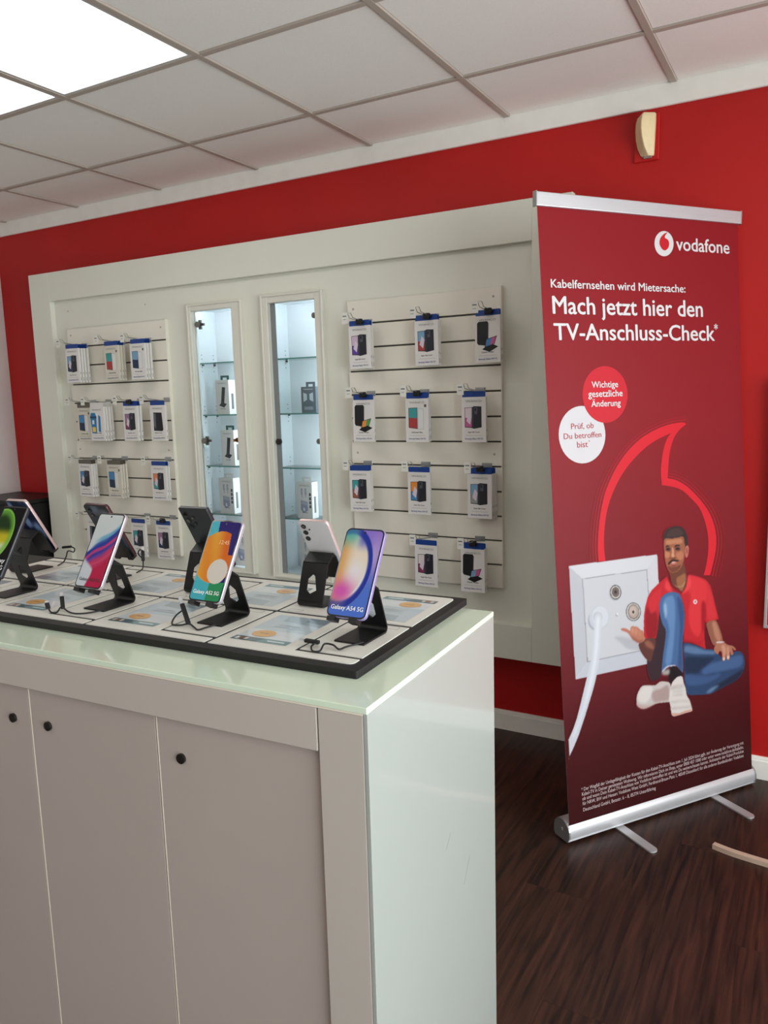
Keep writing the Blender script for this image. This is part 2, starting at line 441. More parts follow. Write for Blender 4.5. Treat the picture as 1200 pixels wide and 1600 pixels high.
for a, b, c, d in ((PX0 + .09, PX0 + .11, PZ0 + .02, PZ1 - .012), (PX1 - .11, PX1 - .09, PZ0 + .02, PZ1 - .012), (PX0 + .11, PX1 - .11, PZ1 - .03, PZ1 - .012), (PX0 + .11, PX1 - .11, PZ0 + .02, PZ0 + .04)):
    abox(bm, a, b, YF + .032, 0, c, d)
obj('carcass', bm, M_UNIT, un)
for (sx, sz) in ((-1.33, 1.985), (-.75, 1.975)):
    obj('screw_cap', cyl(bm_new(), (sx, sz), 'y', .004, YI - .0006, YI), M_RAIL, un)

# ------------------------------------------------------------------ vitrines
def vitrine(v, label, opening, hinge_left):
    x0, x1, z0, z1 = v; ox0, ox1, oz0, oz1 = opening
    t = thing('glass_vitrine', label, 'vitrine', ((x0 + x1) / 2, 0, z0)); cx = (x0 + x1) / 2
    def B(name, a, b, c, d, e, f, m, bev=0, par=t, **k): return obj(name, boxm(a - cx, b - cx, c, d, e - z0, f - z0, bev=bev, seg=1), m, par, **k)
    yf = YF + .003
    B('frame_stile', x0, ox0, yf, YI + .02, z0, z1, M_VFRAME, .002); B('frame_stile', ox1, x1, yf, YI + .02, z0, z1, M_VFRAME, .002)
    B('frame_rail', ox0, ox1, yf + .0004, YI + .02, oz1, z1, M_VFRAME, .002); B('frame_rail', ox0, ox1, yf + .0004, YI + .02, z0, oz0, M_VFRAME, .002)
    # raised outer bead round the frame
    bm = bm_new()
    for a, b, c, d in ((x0, x0 + .010, z0, z1), (x1 - .010, x1, z0, z1), (x0 + .01, x1 - .01, z1 - .010, z1), (x0 + .01, x1 - .01, z0, z0 + .01)):
        abox(bm, a - cx, b - cx, yf - .005, yf, c - z0, d - z0, bev=.002, seg=1)
    obj('frame_bead', bm, M_VFRAME, t)
    ix0, ix1 = x0 + .014, x1 - .014
    B('side_wall', ix0 - .008, ix0, YI + .02, -.012, oz0 - .01, oz1 + .01, M_VINT); B('side_wall', ix1, ix1 + .008, YI + .02, -.012, oz0 - .01, oz1 + .01, M_VINT)
    B('rear_wall', ix0 - .008, ix1 + .008, -.012, -.004, oz0 - .01, oz1 + .01, M_VINT)
    B('top_wall', ix0 - .008, ix1 + .008, YI + .02, -.004, oz1 + .01, oz1 + .018, M_VINT); B('bottom_wall', ix0 - .008, ix1 + .008, YI + .02, -.004, oz0 - .018, oz0 - .0005, M_VINT)
    B('led_strip', ix0 + .02, ix1 - .02, YI + .024, YI + .032, oz1 + .004, oz1 + .0095, M_LED)
    B('led_strip', ox1 + .006, ox1 + .016 if ox1 + .016 < ix1 else ix1 - .001, YI + .022, YI + .036, oz0 + .03, oz1 - .03, M_LED)  # second strip, unseen behind the stile, added to spread light down the case
    for sz in (1.1605, 1.4150, 1.6690, 0.9170):
        s = B('glass_shelf', ix0 + .002, ix1 - .002, YI + .032, -.014, sz - .006, sz, M_SHELF)
        B('shelf_edge', ix0 + .002, ix1 - .002, YI + .031, YI + .032, sz - .006, sz, M_SHELFEDGE, par=s).location = (0, 0, 0)
        for px_ in (ix0 + .002, ix1 - .010):
            for py_ in (-.125, -.04):
                B('shelf_pin', px_, px_ + .008, py_ - .004, py_ + .004, sz - .014, sz - .0065, M_DARKMETAL)
    bm = bm_new()
    for sz in (1.1605, 1.4150, 1.6690, 0.9170):
        for dz in (-.04, -.02, .02, .04):
            for py_ in (-.125, -.04):
                cyl(bm, (py_, sz + dz - z0), 'x', .0025, ix0 - cx, ix0 - cx + .0006, 8); cyl(bm, (py_, sz + dz - z0), 'x', .0025, ix1 - cx - .0006, ix1 - cx, 8)
    obj('pin_holes', bm, M_INK, t)
    # glass door with its fittings
    door = B('glass_door', ox0 - .004, ox1 + .004, YI + .002, YI + .007, oz0 - .004, oz1 + .004, M_GLASS, par=None)
    door.parent = t
    def knob(x, z, r=.013, m=M_KNOB):
        bm = bm_new(); cyl(bm, (x - cx, z - z0), 'y', r, YI - .010, YI + .001); cyl(bm, (x - cx, z - z0), 'y', r * .62, YI - .016, YI - .010)
        return obj('door_knob', bm, m, door, smooth=True)
    if hinge_left:
        for hz in (1.852, 1.287):
            bm = bm_new(); cyl(bm, (ox0 + .022 - cx, hz - z0), 'y', .014, YI - .008, YI + .002)
            abox(bm, ox0 - cx + .004, ox0 - cx + .052, YI + .008, YI + .016, hz - z0 - .006, hz - z0 + .006); abox(bm, ox0 - cx + .018, ox0 - cx + .032, YI + .008, YI + .018, hz - z0 - .022, hz - z0 + .022)
            obj('door_hinge', bm, M_KNOB, door)
        bm = bm_new(); cyl(bm, (ox1 - .016 - cx, 1.292 - z0), 'y', .011, YI - .012, YI + .001)
        obj('door_lock', bm, M_BRASS, door)
        bm = bm_new(); abox(bm, ox1 - .019 - cx, ox1 - .013 - cx, YI - .035, YI - .012, 1.285 - z0, 1.299 - z0)
        obj('key', bm, M_BRASS, door)
    else:
        knob(ox1 - .014, 1.845); knob(ox1 - .014, 1.287)
        bm = bm_new(); cyl(bm, (ox0 + .018 - cx, 1.285 - z0), 'y', .014, YI - .012, YI + .001); cyl(bm, (ox0 + .018 - cx, 1.285 - z0), 'y', .006, YI - .015, YI - .012)
        obj('door_lock', bm, M_DARKMETAL, door)
        obj('door_edge_strip', boxm(ox0 - cx, ox0 - cx + .026, YI - .001, YI + .004, oz0 - z0, oz1 - z0), M_EDGESTRIP, door)  # grey strip down the left edge of the door
    return t
vitrine(VITS[0], 'narrow lit glass vitrine with hinges, beside the left slatwall', (-0.4275, -0.1754, 0.6537, 1.914), True)
vitrine(VITS[1], 'narrow lit glass vitrine with grey strip along the door, beside the right slatwall', (0.0375, 0.2968, 0.6537, 1.9146), False)

# ------------------------------------------------------------------ slatwalls: twelve slats each
def slatwall(x0, x1, z0, label):
    t = thing('slatwall', label, 'slatwall', ((x0 + x1) / 2, YS, z0), group='slatwalls of the display unit'); w = (x1 - x0) / 2; P = 0.1003
    obj('groove_backing', boxm(-w + .001, w - .001, .012, .0195, .002, 12 * P - .002), M_GROOVE, t)
    me = mesh_of(boxm(-w, w, 0, .012, .0035, P - .0035, bev=.0012, seg=1), 'slat'); me.materials.append(M_SLAT)
    for k in range(12): obj('slat', me, None, t, (0, 0, k * P))
    obj('edge_panel', boxm(w, w + .003, -.0002, .0195, 0, 12 * P), M_SLAT, t)
    for (a, b) in ((-w + .03, 11.62), (w - .03, 11.62), (-w + .03, 5.5), (w - .03, 5.5)):
        obj('screw_cap', cyl(bm_new(), (a, b * P), 'y', .005, -.0008, 0), M_RAIL, t)
    return t
SWL = (-1.3290, -0.6046, 0.688); SWR = (0.4643, 1.1632, 0.688)
slatwall(*SWL, 'white slatwall crowded with hanging packs, left of both vitrines')
slatwall(*SWR, 'white slatwall with eleven hooks of packs, right of both vitrines')

# ================================================================== PACKS ON HOOKS
PKW, PKB, PKT = 0.104, 0.178, 0.0125
def pack_art(kind, c1, c2):
    """ink polygons of the picture on a pack front, in the pack's XZ plane"""
    L = []
    def q(col, pts, k=0): L.append((col, [(p[0] * 1.28, -.0002 - .0001 * k, .099 + (p[1] - .097) * 1.28) for p in pts]))
    if kind == 'case':
        q((40, 40, 46), [(-.030, .066), (-.003, .064), (-.003, .128), (-.030, .127)])
        q(c1, [(-.0285, .096), (-.0045, .095), (-.0045, .1265), (-.0285, .1255)], 1); q(c2, [(-.0285, .068), (-.0045, .0665), (-.0045, .095), (-.0285, .096)], 1)
        q((214, 200, 210), [(-.024, .086), (-.012, .074), (-.006, .100), (-.016, .112)], 2)
        q((52, 54, 64), [(-.007, .064), (.002, .0615), (.002, .130), (-.006, .128)], 2)
        q((30, 32, 42), [(.000, .0615), (.026, .066), (.026, .1295), (.000, .131)], 3)
        q((78, 80, 92), [(.003, .106), (.013, .107), (.013, .127), (.003, .1275)], 4); q((14, 14, 18), [(.0045, .116), (.009, .1162), (.009, .125), (.0045, .1252)], 5)
    elif kind == 'flip':
        q((20, 20, 24), [(-.034, .080), (-.030, .074), (-.002, .070), (.002, .074), (.004, .136), (.000, .142), (-.028, .142), (-.033, .137)])
        q((34, 34, 40), [(-.004, .074), (.002, .074), (.004, .136), (-.002, .138)], 1)
        q((14, 14, 16), [(-.018, .060), (.006, .052), (.034, .066), (.008, .078)], 1)
        q((26, 26, 30), [(-.010, .066), (.022, .074), (.030, .098), (-.004, .090)], 2)
        q(c1, [(-.007, .068), (.008, .0715), (.013, .0925), (-.003, .0885)], 3); q(c2, [(.008, .0715), (.021, .0755), (.027, .0955), (.013, .0925)], 3)
    elif kind == 'glass':
        q((38, 40, 46), [(-.030, .066), (.002, .062), (.002, .130), (-.030, .129)])
        q(c1, [(-.0285, .098), (.0005, .096), (.0005, .1285), (-.0285, .1275)], 1); q(c2, [(-.0285, .0675), (.0005, .0635), (.0005, .096), (-.0285, .098)], 1)
        q((196, 196, 196), [(.004, .060), (.024, .062), (.024, .126), (.004, .128)], 1); q((222, 221, 218), [(.0055, .062), (.0225, .064), (.0225, .124), (.0055, .126)], 2)
        q((90, 90, 92), [(.026, .131), (.034, .131), (.034, .140), (.026, .140)], 1)
    elif kind == 'dark':
        q((24, 26, 32), [(-.024, .060), (.020, .058), (.026, .064), (.022, .130), (-.022, .131)])
        q((92, 98, 108), [(-.022, .080), (-.012, .066), (-.010, .126), (-.021, .128)], 1)
    elif kind == 'pouch':
        q(c1, [(-.040, .118), (-.034, .134), (-.010, .134), (-.004, .118), (-.006, .052), (-.034, .050)])
        q((30, 66, 104), [(-.041, .112), (-.003, .112), (-.003, .120), (-.041, .120)], 1)
        q((214, 222, 228), [(-.030, .088), (-.018, .088), (-.018, .104), (-.030, .104)], 1); q(c2, [(-.031, .056), (-.012, .056), (-.012, .076), (-.031, .076)], 1)
        q(c1, [(.004, .058), (.018, .054), (.020, .118), (.008, .126)]); q((226, 232, 236), [(.000, .118), (.006, .124), (.002, .136), (-.006, .130)], 2)
    return L
ART_CACHE = {}
FRONT = lambda dx, z, k=.0003: (lambda x, y: (x + dx, -k, y + z))
TXT_CACHE = {}
def shared_text(key, s, w, h, dx, z, bold=0.0, m=None):
    if key not in TXT_CACHE:
        me = lettering(s, w, h, FRONT(dx, z), bold); me.materials.append(m); TXT_CACHE[key] = me
    return TXT_CACHE[key]
def tab_mesh(m):
    bm = bm_new()
    pts = rrect(-PKW * .47, PKW * .47, PKB - .001, PKB + .022, .004, 3)
    prism(bm, pts, 'y', PKT * .25, PKT * .25 + .0008)
    me = mesh_of(bm, 'hang_tab'); me.materials.append(m); return me
TABS = {'blue': tab_mesh(M_TABBLUE), 'grey': tab_mesh(M_TABGREY), 'white': tab_mesh(M_BOX)}
BODY = {'white': mesh_of(boxm(-PKW / 2, PKW / 2, 0, PKT, 0, PKB, bev=.0008, seg=1), 'carton'), 'cream': None}
BODY['cream'] = BODY['white'].copy(); BODY['white'].materials.append(M_BOX); BODY['cream'].materials.append(M_BOXB)
_b = bm_new(); abox(_b, PKW / 2, PKW / 2 + .0003, .005, PKT - .005, .010, .028); abox(_b, PKW / 2, PKW / 2 + .0003, .005, PKT - .005, .044, .054)
SIDE = mesh_of(_b, 'side_print'); SIDE.materials.append(M_INKGREY)
RULE = mesh_of(boxm(-.036, .036, -.0003, -.0001, .0275, .0282), 'printed_rule'); RULE.materials.append(M_INKGREY)
CAPTION = {'case': 'Super Slim Cover', 'flip': 'Casual Wallet', 'glass': 'Full Screen Glass', 'dark': 'Silicone Cover', 'pouch': 'Beach Bag'}
def pack(x, y, z, kind, c1, c2, tab, label, model='Samsung Galaxy A54 5G', body='white', front=True, tilt=0.0, group=None):
    t = thing('accessory_pack', label, 'accessory pack', (x, y, z), (0, tilt, 0), group)
    obj('carton', BODY[body], None, t); obj('hang_tab', TABS[tab], None, t); obj('side_print', SIDE, None, t)
    if front:
        key = (kind, c1, c2)
        if key not in ART_CACHE:
            ART_CACHE[key] = colour_mesh(pack_art(kind, c1, c2), 'product_picture'); ART_CACHE[key].materials.append(M_PRINT)
        obj('product_picture', ART_CACHE[key], None, t)
        obj('brand_lettering', shared_text('brand', 'VIVANCO', .068, .0075, -.034, .158, .006, M_INKGREY), None, t)
        cp = CAPTION[kind]
        obj('caption_lettering', shared_text(cp, cp, .050, .0058, -.025, .038, .02, M_INK), None, t)
        obj('printed_rule', RULE, None, t)
        obj('model_lettering', shared_text(model, model, .076, .0060, -.038, .012, .02, M_INKBLUE), None, t)
    return t

# hook: two wires, cross bar, back plate, price ticket, sometimes a black security stop
def hook_meshes():
    bm = bm_new()
    tube(bm, [(-.008, 0, .0), (-.008, -.06, .004), (-.008, -.135, .012), (-.008, -.152, .030), (.008, -.152, .030), (.008, -.135, .012), (.008, -.06, .004), (.008, 0, 0)], .0015, 6)
    a = mesh_of(bm, 'wire'); a.materials.append(M_CHROME)
    bm = bm_new(); abox(bm, -.022, .022, -.0025, 0, -.006, .016, bev=.0008, seg=1); abox(bm, -.018, .018, -.007, -.0025, .008, .014)
    b = mesh_of(bm, 'hook_plate'); b.materials.append(M_CHROME)
    c = mesh_of(boxm(-.034, -.006, -.1535, -.1527, -.012, .032, bev=.0003, seg=1), 'price_ticket'); c.materials.append(M_CARD)
    bm = bm_new(); abox(bm, -.0295, -.012, -.1538, -.1535, .016, .021); abox(bm, -.028, -.014, -.1538, -.1535, .004, .006)
    d = mesh_of(bm, 'ticket_print'); d.materials.append(M_INKGREY)
    bm = bm_new(); abox(bm, -.014, .014, -.012, .006, -.012, .012, bev=.004); abox(bm, -.006, .020, -.009, .003, -.004, .004, bev=.002)
    e = mesh_of(bm, 'security_stop'); e.materials.append(M_BLACKPL)
    return a, b, c, d, e
HK = hook_meshes()
def hook(x, z, label, stop_y=None, grp='wire hooks on the slatwalls'):
    t = thing('display_hook', label, 'hook', (x, YS, z), group=grp)
    obj('wire', HK[0], None, t); obj('hook_plate', HK[1], None, t)
    tk = obj('price_ticket', HK[2], None, t); obj('ticket_print', HK[3], None, tk)
    if stop_y is not None: obj('security_stop', HK[4], None, t, (0.004, stop_y - YS, .0))

ORD = ['first', 'second', 'third', 'fourth', 'fifth']
ROWZ = [(1.598, 1.791, 'top row'), (1.291, 1.490, 'second row'), (0.989, 1.189, 'third row'), (0.6845, 0.888, 'bottom row')]
def hang(side, row, col, ncol, x, yf, n, step, kind, c1, c2, tab, desc, stop=False, body='white', model='Samsung Galaxy A54 5G', dz=0.0):
    zb, zg, rn = ROWZ[row]; zb += dz
    cn = ['leftmost', 'second', 'third', 'fourth'][col] if col < ncol - 1 else 'rightmost'
    where = '%s %s hook, %s slatwall' % (rn, cn, side)
    hook(x + .002, zg, 'wire hook with white ticket, %s in %s, %s slatwall' % (cn, rn, side), (yf - .006) if stop else None)
    for k in range(n):
        if k == 0: lab = '%s, front pack, %s' % (desc, where)
        elif n == 2 or k == n - 1: lab = 'white pack hanging rearmost on %s' % where
        else: lab = 'white pack hanging %s from front on %s' % (ORD[k], where)
        pack(x + random.uniform(-.0015, .0015) * (k > 0), yf + k * step, zb + (random.uniform(-.002, .002) if k else 0), kind, c1, c2, tab, lab, model, body,
             k == 0, random.uniform(-.012, .012), 'phone accessory packs on hooks')
PUR, TEA, ORA, PNK, BLU, RED_ = (96, 60, 150), (64, 150, 150), (226, 140, 60), (190, 90, 140), (70, 130, 180), (170, 60, 60)
LBL, NAV, GRY, MAG = (120, 160, 190), (30, 50, 80), (150, 150, 150), (130, 50, 90)
# right slatwall
hang('right', 0, 0, 3, .564, -.262, 2, .0145, 'case', (206, 180, 200), PUR, 'blue', 'white pack with purple phone picture', True)
hang('right', 0, 1, 3, .876, -.262, 2, .0130, 'case', LBL, RED_, 'blue', 'white pack with blue-red phone picture', True)
hang('right', 0, 2, 3, 1.137, -.262, 2, .0130, 'flip', BLU, PNK, 'blue', 'white pack with black flip case picture', True)
hang('right', 1, 0, 3, .570, -.262, 1, .014, 'flip', ORA, (90, 150, 80), 'blue', 'white pack with flip case and orange screen', True)
hang('right', 1, 1, 3, .826, -.264, 2, .0150, 'glass', TEA, RED_, 'blue', 'white pack with screen glass picture', True)
hang('right', 1, 2, 3, 1.074, -.258, 1, .014, 'case', (220, 200, 206), PNK, 'blue', 'white pack with pink phone picture')
hang('right', 2, 0, 3, .543, -.262, 2, .0145, 'case', TEA, (150, 90, 70), 'blue', 'white pack with teal phone picture')
hang('right', 2, 1, 3, .825, -.258, 1, .014, 'case', ORA, BLU, 'blue', 'white pack with orange phone picture')
hang('right', 2, 2, 3, 1.100, -.270, 4, .0150, 'case', LBL, GRY, 'blue', 'white pack with blue-grey phone picture', True)
hang('right', 3, 1, 3, .853, -.262, 1, .014, 'case', (220, 205, 205), MAG, 'blue', 'white pack with magenta phone picture')
hang('right', 3, 2, 3, 1.066, -.268, 2, .0145, 'flip', LBL, PNK, 'blue', 'white pack with flip case and grey screen', True)
# left slatwall
hang('left', 0, 0, 3, -1.198, -.280, 4, .0185, 'case', LBL, NAV, 'blue', 'white pack with blue and black phones')
hang('left', 0, 1, 3, -.912, -.270, 3, .0165, 'glass', TEA, RED_, 'blue', 'white pack with teal screen glass', body='cream')
hang('left', 0, 2, 3, -.726, -.270, 3, .0175, 'glass', LBL, NAV, 'blue', 'white pack with dark blue screen glass')
hang('left', 1, 0, 4, -1.166, -.262, 1, .016, 'glass', BLU, NAV, 'grey', 'cream pack with blue screen glass', body='cream', dz=-.004)
hang('left', 1, 1, 4, -1.048, -.276, 4, .0175, 'pouch', (40, 120, 170), (232, 200, 80), 'white', 'white pack with blue beach pouch')
hang('left', 1, 2, 4, -.812, -.268, 2, .0175, 'case', (150, 110, 140), MAG, 'blue', 'white pack with mauve phone picture', True)
hang('left', 1, 3, 4, -.626, -.262, 1, .016, 'dark', GRY, NAV, 'blue', 'white pack with plain black phone')
hang('left', 2, 0, 3, -1.184, -.270, 3, .0150, 'case', BLU, NAV, 'grey', 'white pack with blue-black phones')
hang('left', 2, 1, 3, -.958, -.272, 3, .0165, 'glass', BLU, NAV, 'grey', 'cream pack with navy screen glass', body='cream')
hang('left', 2, 2, 3, -.644, -.266, 2, .0150, 'case', (220, 130, 90), TEA, 'blue', 'white pack with orange-teal phone')
hang('left', 3, 0, 3, -1.165, -.262, 1, .014, 'dark', GRY, NAV, 'white', 'white pack half hidden behind a phone')
hang('left', 3, 1, 3, -.822, -.262, 1, .014, 'case', TEA, NAV, 'blue', 'white pack with teal-black phone')
hang('left', 3, 2, 3, -.640, -.264, 1, .014, 'case', (150, 110, 140), NAV, 'blue', 'white pack with plum-black phone', True)

# ------------------------------------------------------------------ boxes inside the vitrines
def stock_box(x0, x1, zb, h, d, yf, m, tabm, art, label, name='accessory_box'):
    t = thing(name, label, 'accessory box', ((x0 + x1) / 2, yf, zb), group='boxes in the vitrines'); w = (x1 - x0) / 2
    obj('carton', boxm(-w, w, 0, d, 0, h, bev=.001, seg=1), m, t)
    if tabm:
        bm = bm_new(); abox(bm, -w * .62, -w * .3, d * .45, d * .45 + .001, h, h + .022); abox(bm, w * .3, w * .62, d * .45, d * .45 + .001, h, h + .022); abox(bm, -w * .62, w * .62, d * .45 - .0002, d * .45 + .0012, h + .012, h + .022)
        obj('hang_tab', bm, tabm, t)
    P = [(c, [(p[0] * w, -.0003 - .0001 * k, p[1] * h) for p in pts]) for k, (c, pts) in enumerate(art)]
    me = colour_mesh(P, 'product_picture'); obj('product_picture', me, M_PRINT, t)
    ink = M_WHITEINK if m is M_BOXGREY else M_INKGREY
    obj('brand_lettering', lettering('VIVANCO', w * 1.3, h * .045, lambda a, b: (a - w * .65, -.0006, b + h * .88)), ink, t)
    if m is M_BOX: obj('caption_lettering', lettering('Wireless', w * .7, h * .03, lambda a, b: (a - w * .35, -.0006, b + h * .15), .02), M_INK, t)
    bm = bm_new(); abox(bm, w, w + .0004, d * .3, d * .6, h * .15, h * .6); obj('side_print', bm, M_INKGREY, t)
STAND = [((22, 24, 30), [(-.55, .26), (.20, .20), (.62, .30), (-.1, .36)]), ((30, 32, 40), [(-.25, .32), (.22, .30), (.50, .78), (.02, .80)]), ((16, 18, 22), [(-.1, .40), (.22, .36), (.44, .74), (.10, .76)])]
BUDS = [((150, 152, 176), [(-.5, .50), (.35, .46), (.40, .22), (-.2, .14), (-.55, .24)]), ((172, 174, 196), [(-.45, .48), (.30, .44), (.33, .36), (-.42, .40)]), ((226, 228, 236), [(-.2, .30), (.0, .28), (.0, .20), (-.2, .22)]),
        ((140, 142, 160), [(-.45, .66), (-.22, .66), (-.22, .82), (-.45, .82)]), ((176, 178, 194), [(-.36, .58), (-.26, .58), (-.22, .80), (-.42, .80)]), ((140, 142, 160), [(.05, .66), (.28, .66), (.28, .82), (.05, .82)]), ((176, 178, 194), [(.12, .58), (.22, .58), (.26, .80), (.06, .80)]),
        ((60, 60, 66), [(.62, .62), (.86, .62), (.86, .70), (.62, .70)]), ((60, 60, 66), [(.62, .51), (.86, .51), (.86, .59), (.62, .59)]), ((60, 60, 66), [(.62, .40), (.86, .40), (.86, .48), (.62, .48)]), ((60, 60, 66), [(.62, .29), (.86, .29), (.86, .37), (.62, .37)])]
EARP = [((196, 204, 210), [(-.7, .42), (-.2, .5), (-.2, .72), (-.7, .78)]), ((196, 204, 210), [(.15, .5), (.65, .42), (.65, .78), (.15, .72)]), ((140, 150, 158), [(-.6, .12), (.6, .12), (.6, .24), (-.6, .24)])]

stock_box(-.366, -.280, 1.4150, .168, .055, -.120, M_BOX, M_TABTEAL, STAND, 'white charger stand box with teal tab, second shelf of left vitrine')
stock_box(-.349, -.265, 1.1605, .176, .055, -.120, M_BOX, M_TABTEAL, STAND, 'white charger stand box with teal tab, third shelf of left vitrine')
stock_box(-.378, -.285, 0.9170, .180, .050, -.120, M_BOX, M_BOX, BUDS, 'white earphone box on the fourth shelf of left vitrine')
stock_box(-.300, -.205, 0.6537, .178, .050, -.120, M_BOX, M_BOX, BUDS, 'white earphone box at the bottom of left vitrine')
stock_box(0.152, 0.234, 1.4150, .120, .045, -.120, M_BOXGREY, M_BOXGREY, EARP, 'small slate grey earphone box in right vitrine')
stock_box(0.103, 0.190, 0.9170, .174, .050, -.120, M_BOX, M_BOX, BUDS, 'white earphone box on the fourth shelf of right vitrine')
stock_box(0.111, 0.196, 0.6537, .178, .050, -.120, M_BOX, M_BOX, BUDS, 'white earphone box at the bottom of right vitrine')

# ================================================================== COUNTER
KX, KY, KZ, KTH, KD = 1.7515, -2.2502, 1.06, 0.0367, 0.5194
KLEN = 1.52
def KW(a, b, z): return (KX + math.cos(KTH) * a - math.sin(KTH) * b, KY + math.sin(KTH) * a + math.cos(KTH) * b, z)
KROT = (0, 0, KTH)
ct = thing('display_counter', 'white lacquered sales counter with green glass top and locked doors', 'counter', (KX, KY, 0), KROT)
obj('carcass', boxm(-KLEN, -.008, .024, KD - .002, .0, KZ - .0125), M_CFASCIA, ct)
obj('fascia_rail', boxm(-KLEN, -.0835, 0, .024, .9805, KZ - .0125, bev=.0012, seg=1), M_CFASCIA, ct)
obj('corner_post', boxm(-.0815, -.0075, 0, .024, 0, KZ - .0125, bev=.0012, seg=1), M_CFASCIA, ct)
obj('edge_band', boxm(-KLEN, -.0075, -.0006, .02, KZ - .0125, KZ - .0100), M_EDGE, ct)
obj('plinth', boxm(-KLEN, -.0835, .016, .024, 0, .07), M_COUNTER, ct)
obj('glass_top', boxm(-KLEN, 0, -.0012, KD, KZ - .010, KZ, bev=.0012, seg=2), M_CGLASS, ct)
obj('glass_side', boxm(-.0075, 0, .0, KD, 0, KZ - .0102, bev=.0012, seg=2), M_CSIDE, ct)
bm = bm_new()
for (b, z, db, dz) in ((.265, .70, .020, .020), (.345, .585, .030, .040)):
    prism(bm, [(b, z), (b + db, z + dz), (b + db + .0012, z + dz), (b + .0006, z - .0005)], 'x', 0.0, .0002)
obj('scratch', bm, M_INKGREY, ct)
DB = [(-.4015, -.0865), (-.709, -.4045), (-1.018, -.712), (-1.327, -1.021), (-KLEN, -1.330)]
LK = [(-.3515, .913), (-.6625, .913), (-.7560, .913), (-1.2755, .913), (-1.385, .913)]
for (a0, a1), (lx, lz) in zip(DB, LK):
    dr = obj('cabinet_door', boxm(a0 + .0012, a1, .010, .0235, .075, .978, bev=.001, seg=1), M_COUNTER, ct)
    obj('edge_band', boxm(a0, a0 + .0016, .0094, .0235, .075, .978), M_EDGE, dr)
    bm = bm_new(); cyl(bm, (lx, lz), 'y', .0085, .0055, .010, 18); cyl(bm, (lx, lz), 'y', .0058, .0040, .0056, 18)
    lk = obj('door_lock', bm, M_DARKMETAL, dr, smooth=True)
    obj('keyhole', boxm(lx - .0008, lx + .0008, .0036, .0041, lz - .0042, lz + .0042), M_BLACKPL, lk)

# ------------------------------------------------------------------ black tray with white cards, two rows back to back
tr = thing('display_tray', 'black display tray with white spec cards lying on the counter', 'tray', (KX, KY, KZ), KROT)
TL = -1.475
bm = bm_new(); prism(bm, rrect(TL, -.066, .090, .548, .004, 4), 'z', 0, .0125)
obj('tray_board', bm, M_TRAY, tr)
SHEET = [((214, 220, 222), [(0, 0), (1, 0), (1, 1), (0, 1)]), ((188, 202, 208), [(.0, .42), (1, .42), (1, 1), (0, 1)]), ((160, 176, 184), [(.25, .78), (1, .70), (1, 1), (.2, 1)]),  # grey-blue areas towards the far end are a painted reflection
         ((124, 140, 148), [(.62, .84), (1, .80), (1, 1), (.60, 1)]), ((88, 108, 114), [(0, 0), (1, 0), (1, .13), (0, .13)]), ((112, 146, 150), [(.45, .0), (1, 0), (1, .13), (.55, .13)]),
         ((214, 204, 190), [(.05, .03), (.11, .03), (.11, .10), (.05, .10)]), ((150, 100, 70), [(.13, .03), (.19, .03), (.19, .10), (.13, .10)]), ((214, 204, 190), [(.21, .03), (.27, .03), (.27, .10), (.21, .10)]),
         ((226, 234, 236), [(.62, .05), (.92, .05), (.92, .08), (.62, .08)]),
         ((220, 170, 104), [(.36 + .20 * math.cos(k * PI / 10), .28 + .115 * math.sin(k * PI / 10)) for k in range(20)]),
         ((176, 130, 78), [(.28, .27), (.44, .27), (.44, .30), (.28, .30)]), ((186, 196, 200), [(.30, .55), (.80, .55), (.80, .57), (.30, .57)]), ((186, 196, 200), [(.30, .62), (.70, .62), (.70, .64), (.30, .64)])]
def sheet_mesh(w, d):
    # print and painted reflection layers a tenth of a millimetre apart, lying in XY
    return colour_mesh([(c, [(p[0] * w, p[1] * d, .0002 + .00006 * k) for p in pts]) for k, (c, pts) in enumerate(SHEET)], 'info_sheet')
SHM = sheet_mesh(.116, .155); SHM.materials.append(M_PRINTGLOSS)
PITCH = 0.2935
def lpoly(pts, rr=None):
    bm = bm_new(); prism(bm, pts, 'z', .0125, .0140); return bm
CW = 0.2855; BC = 0.3225
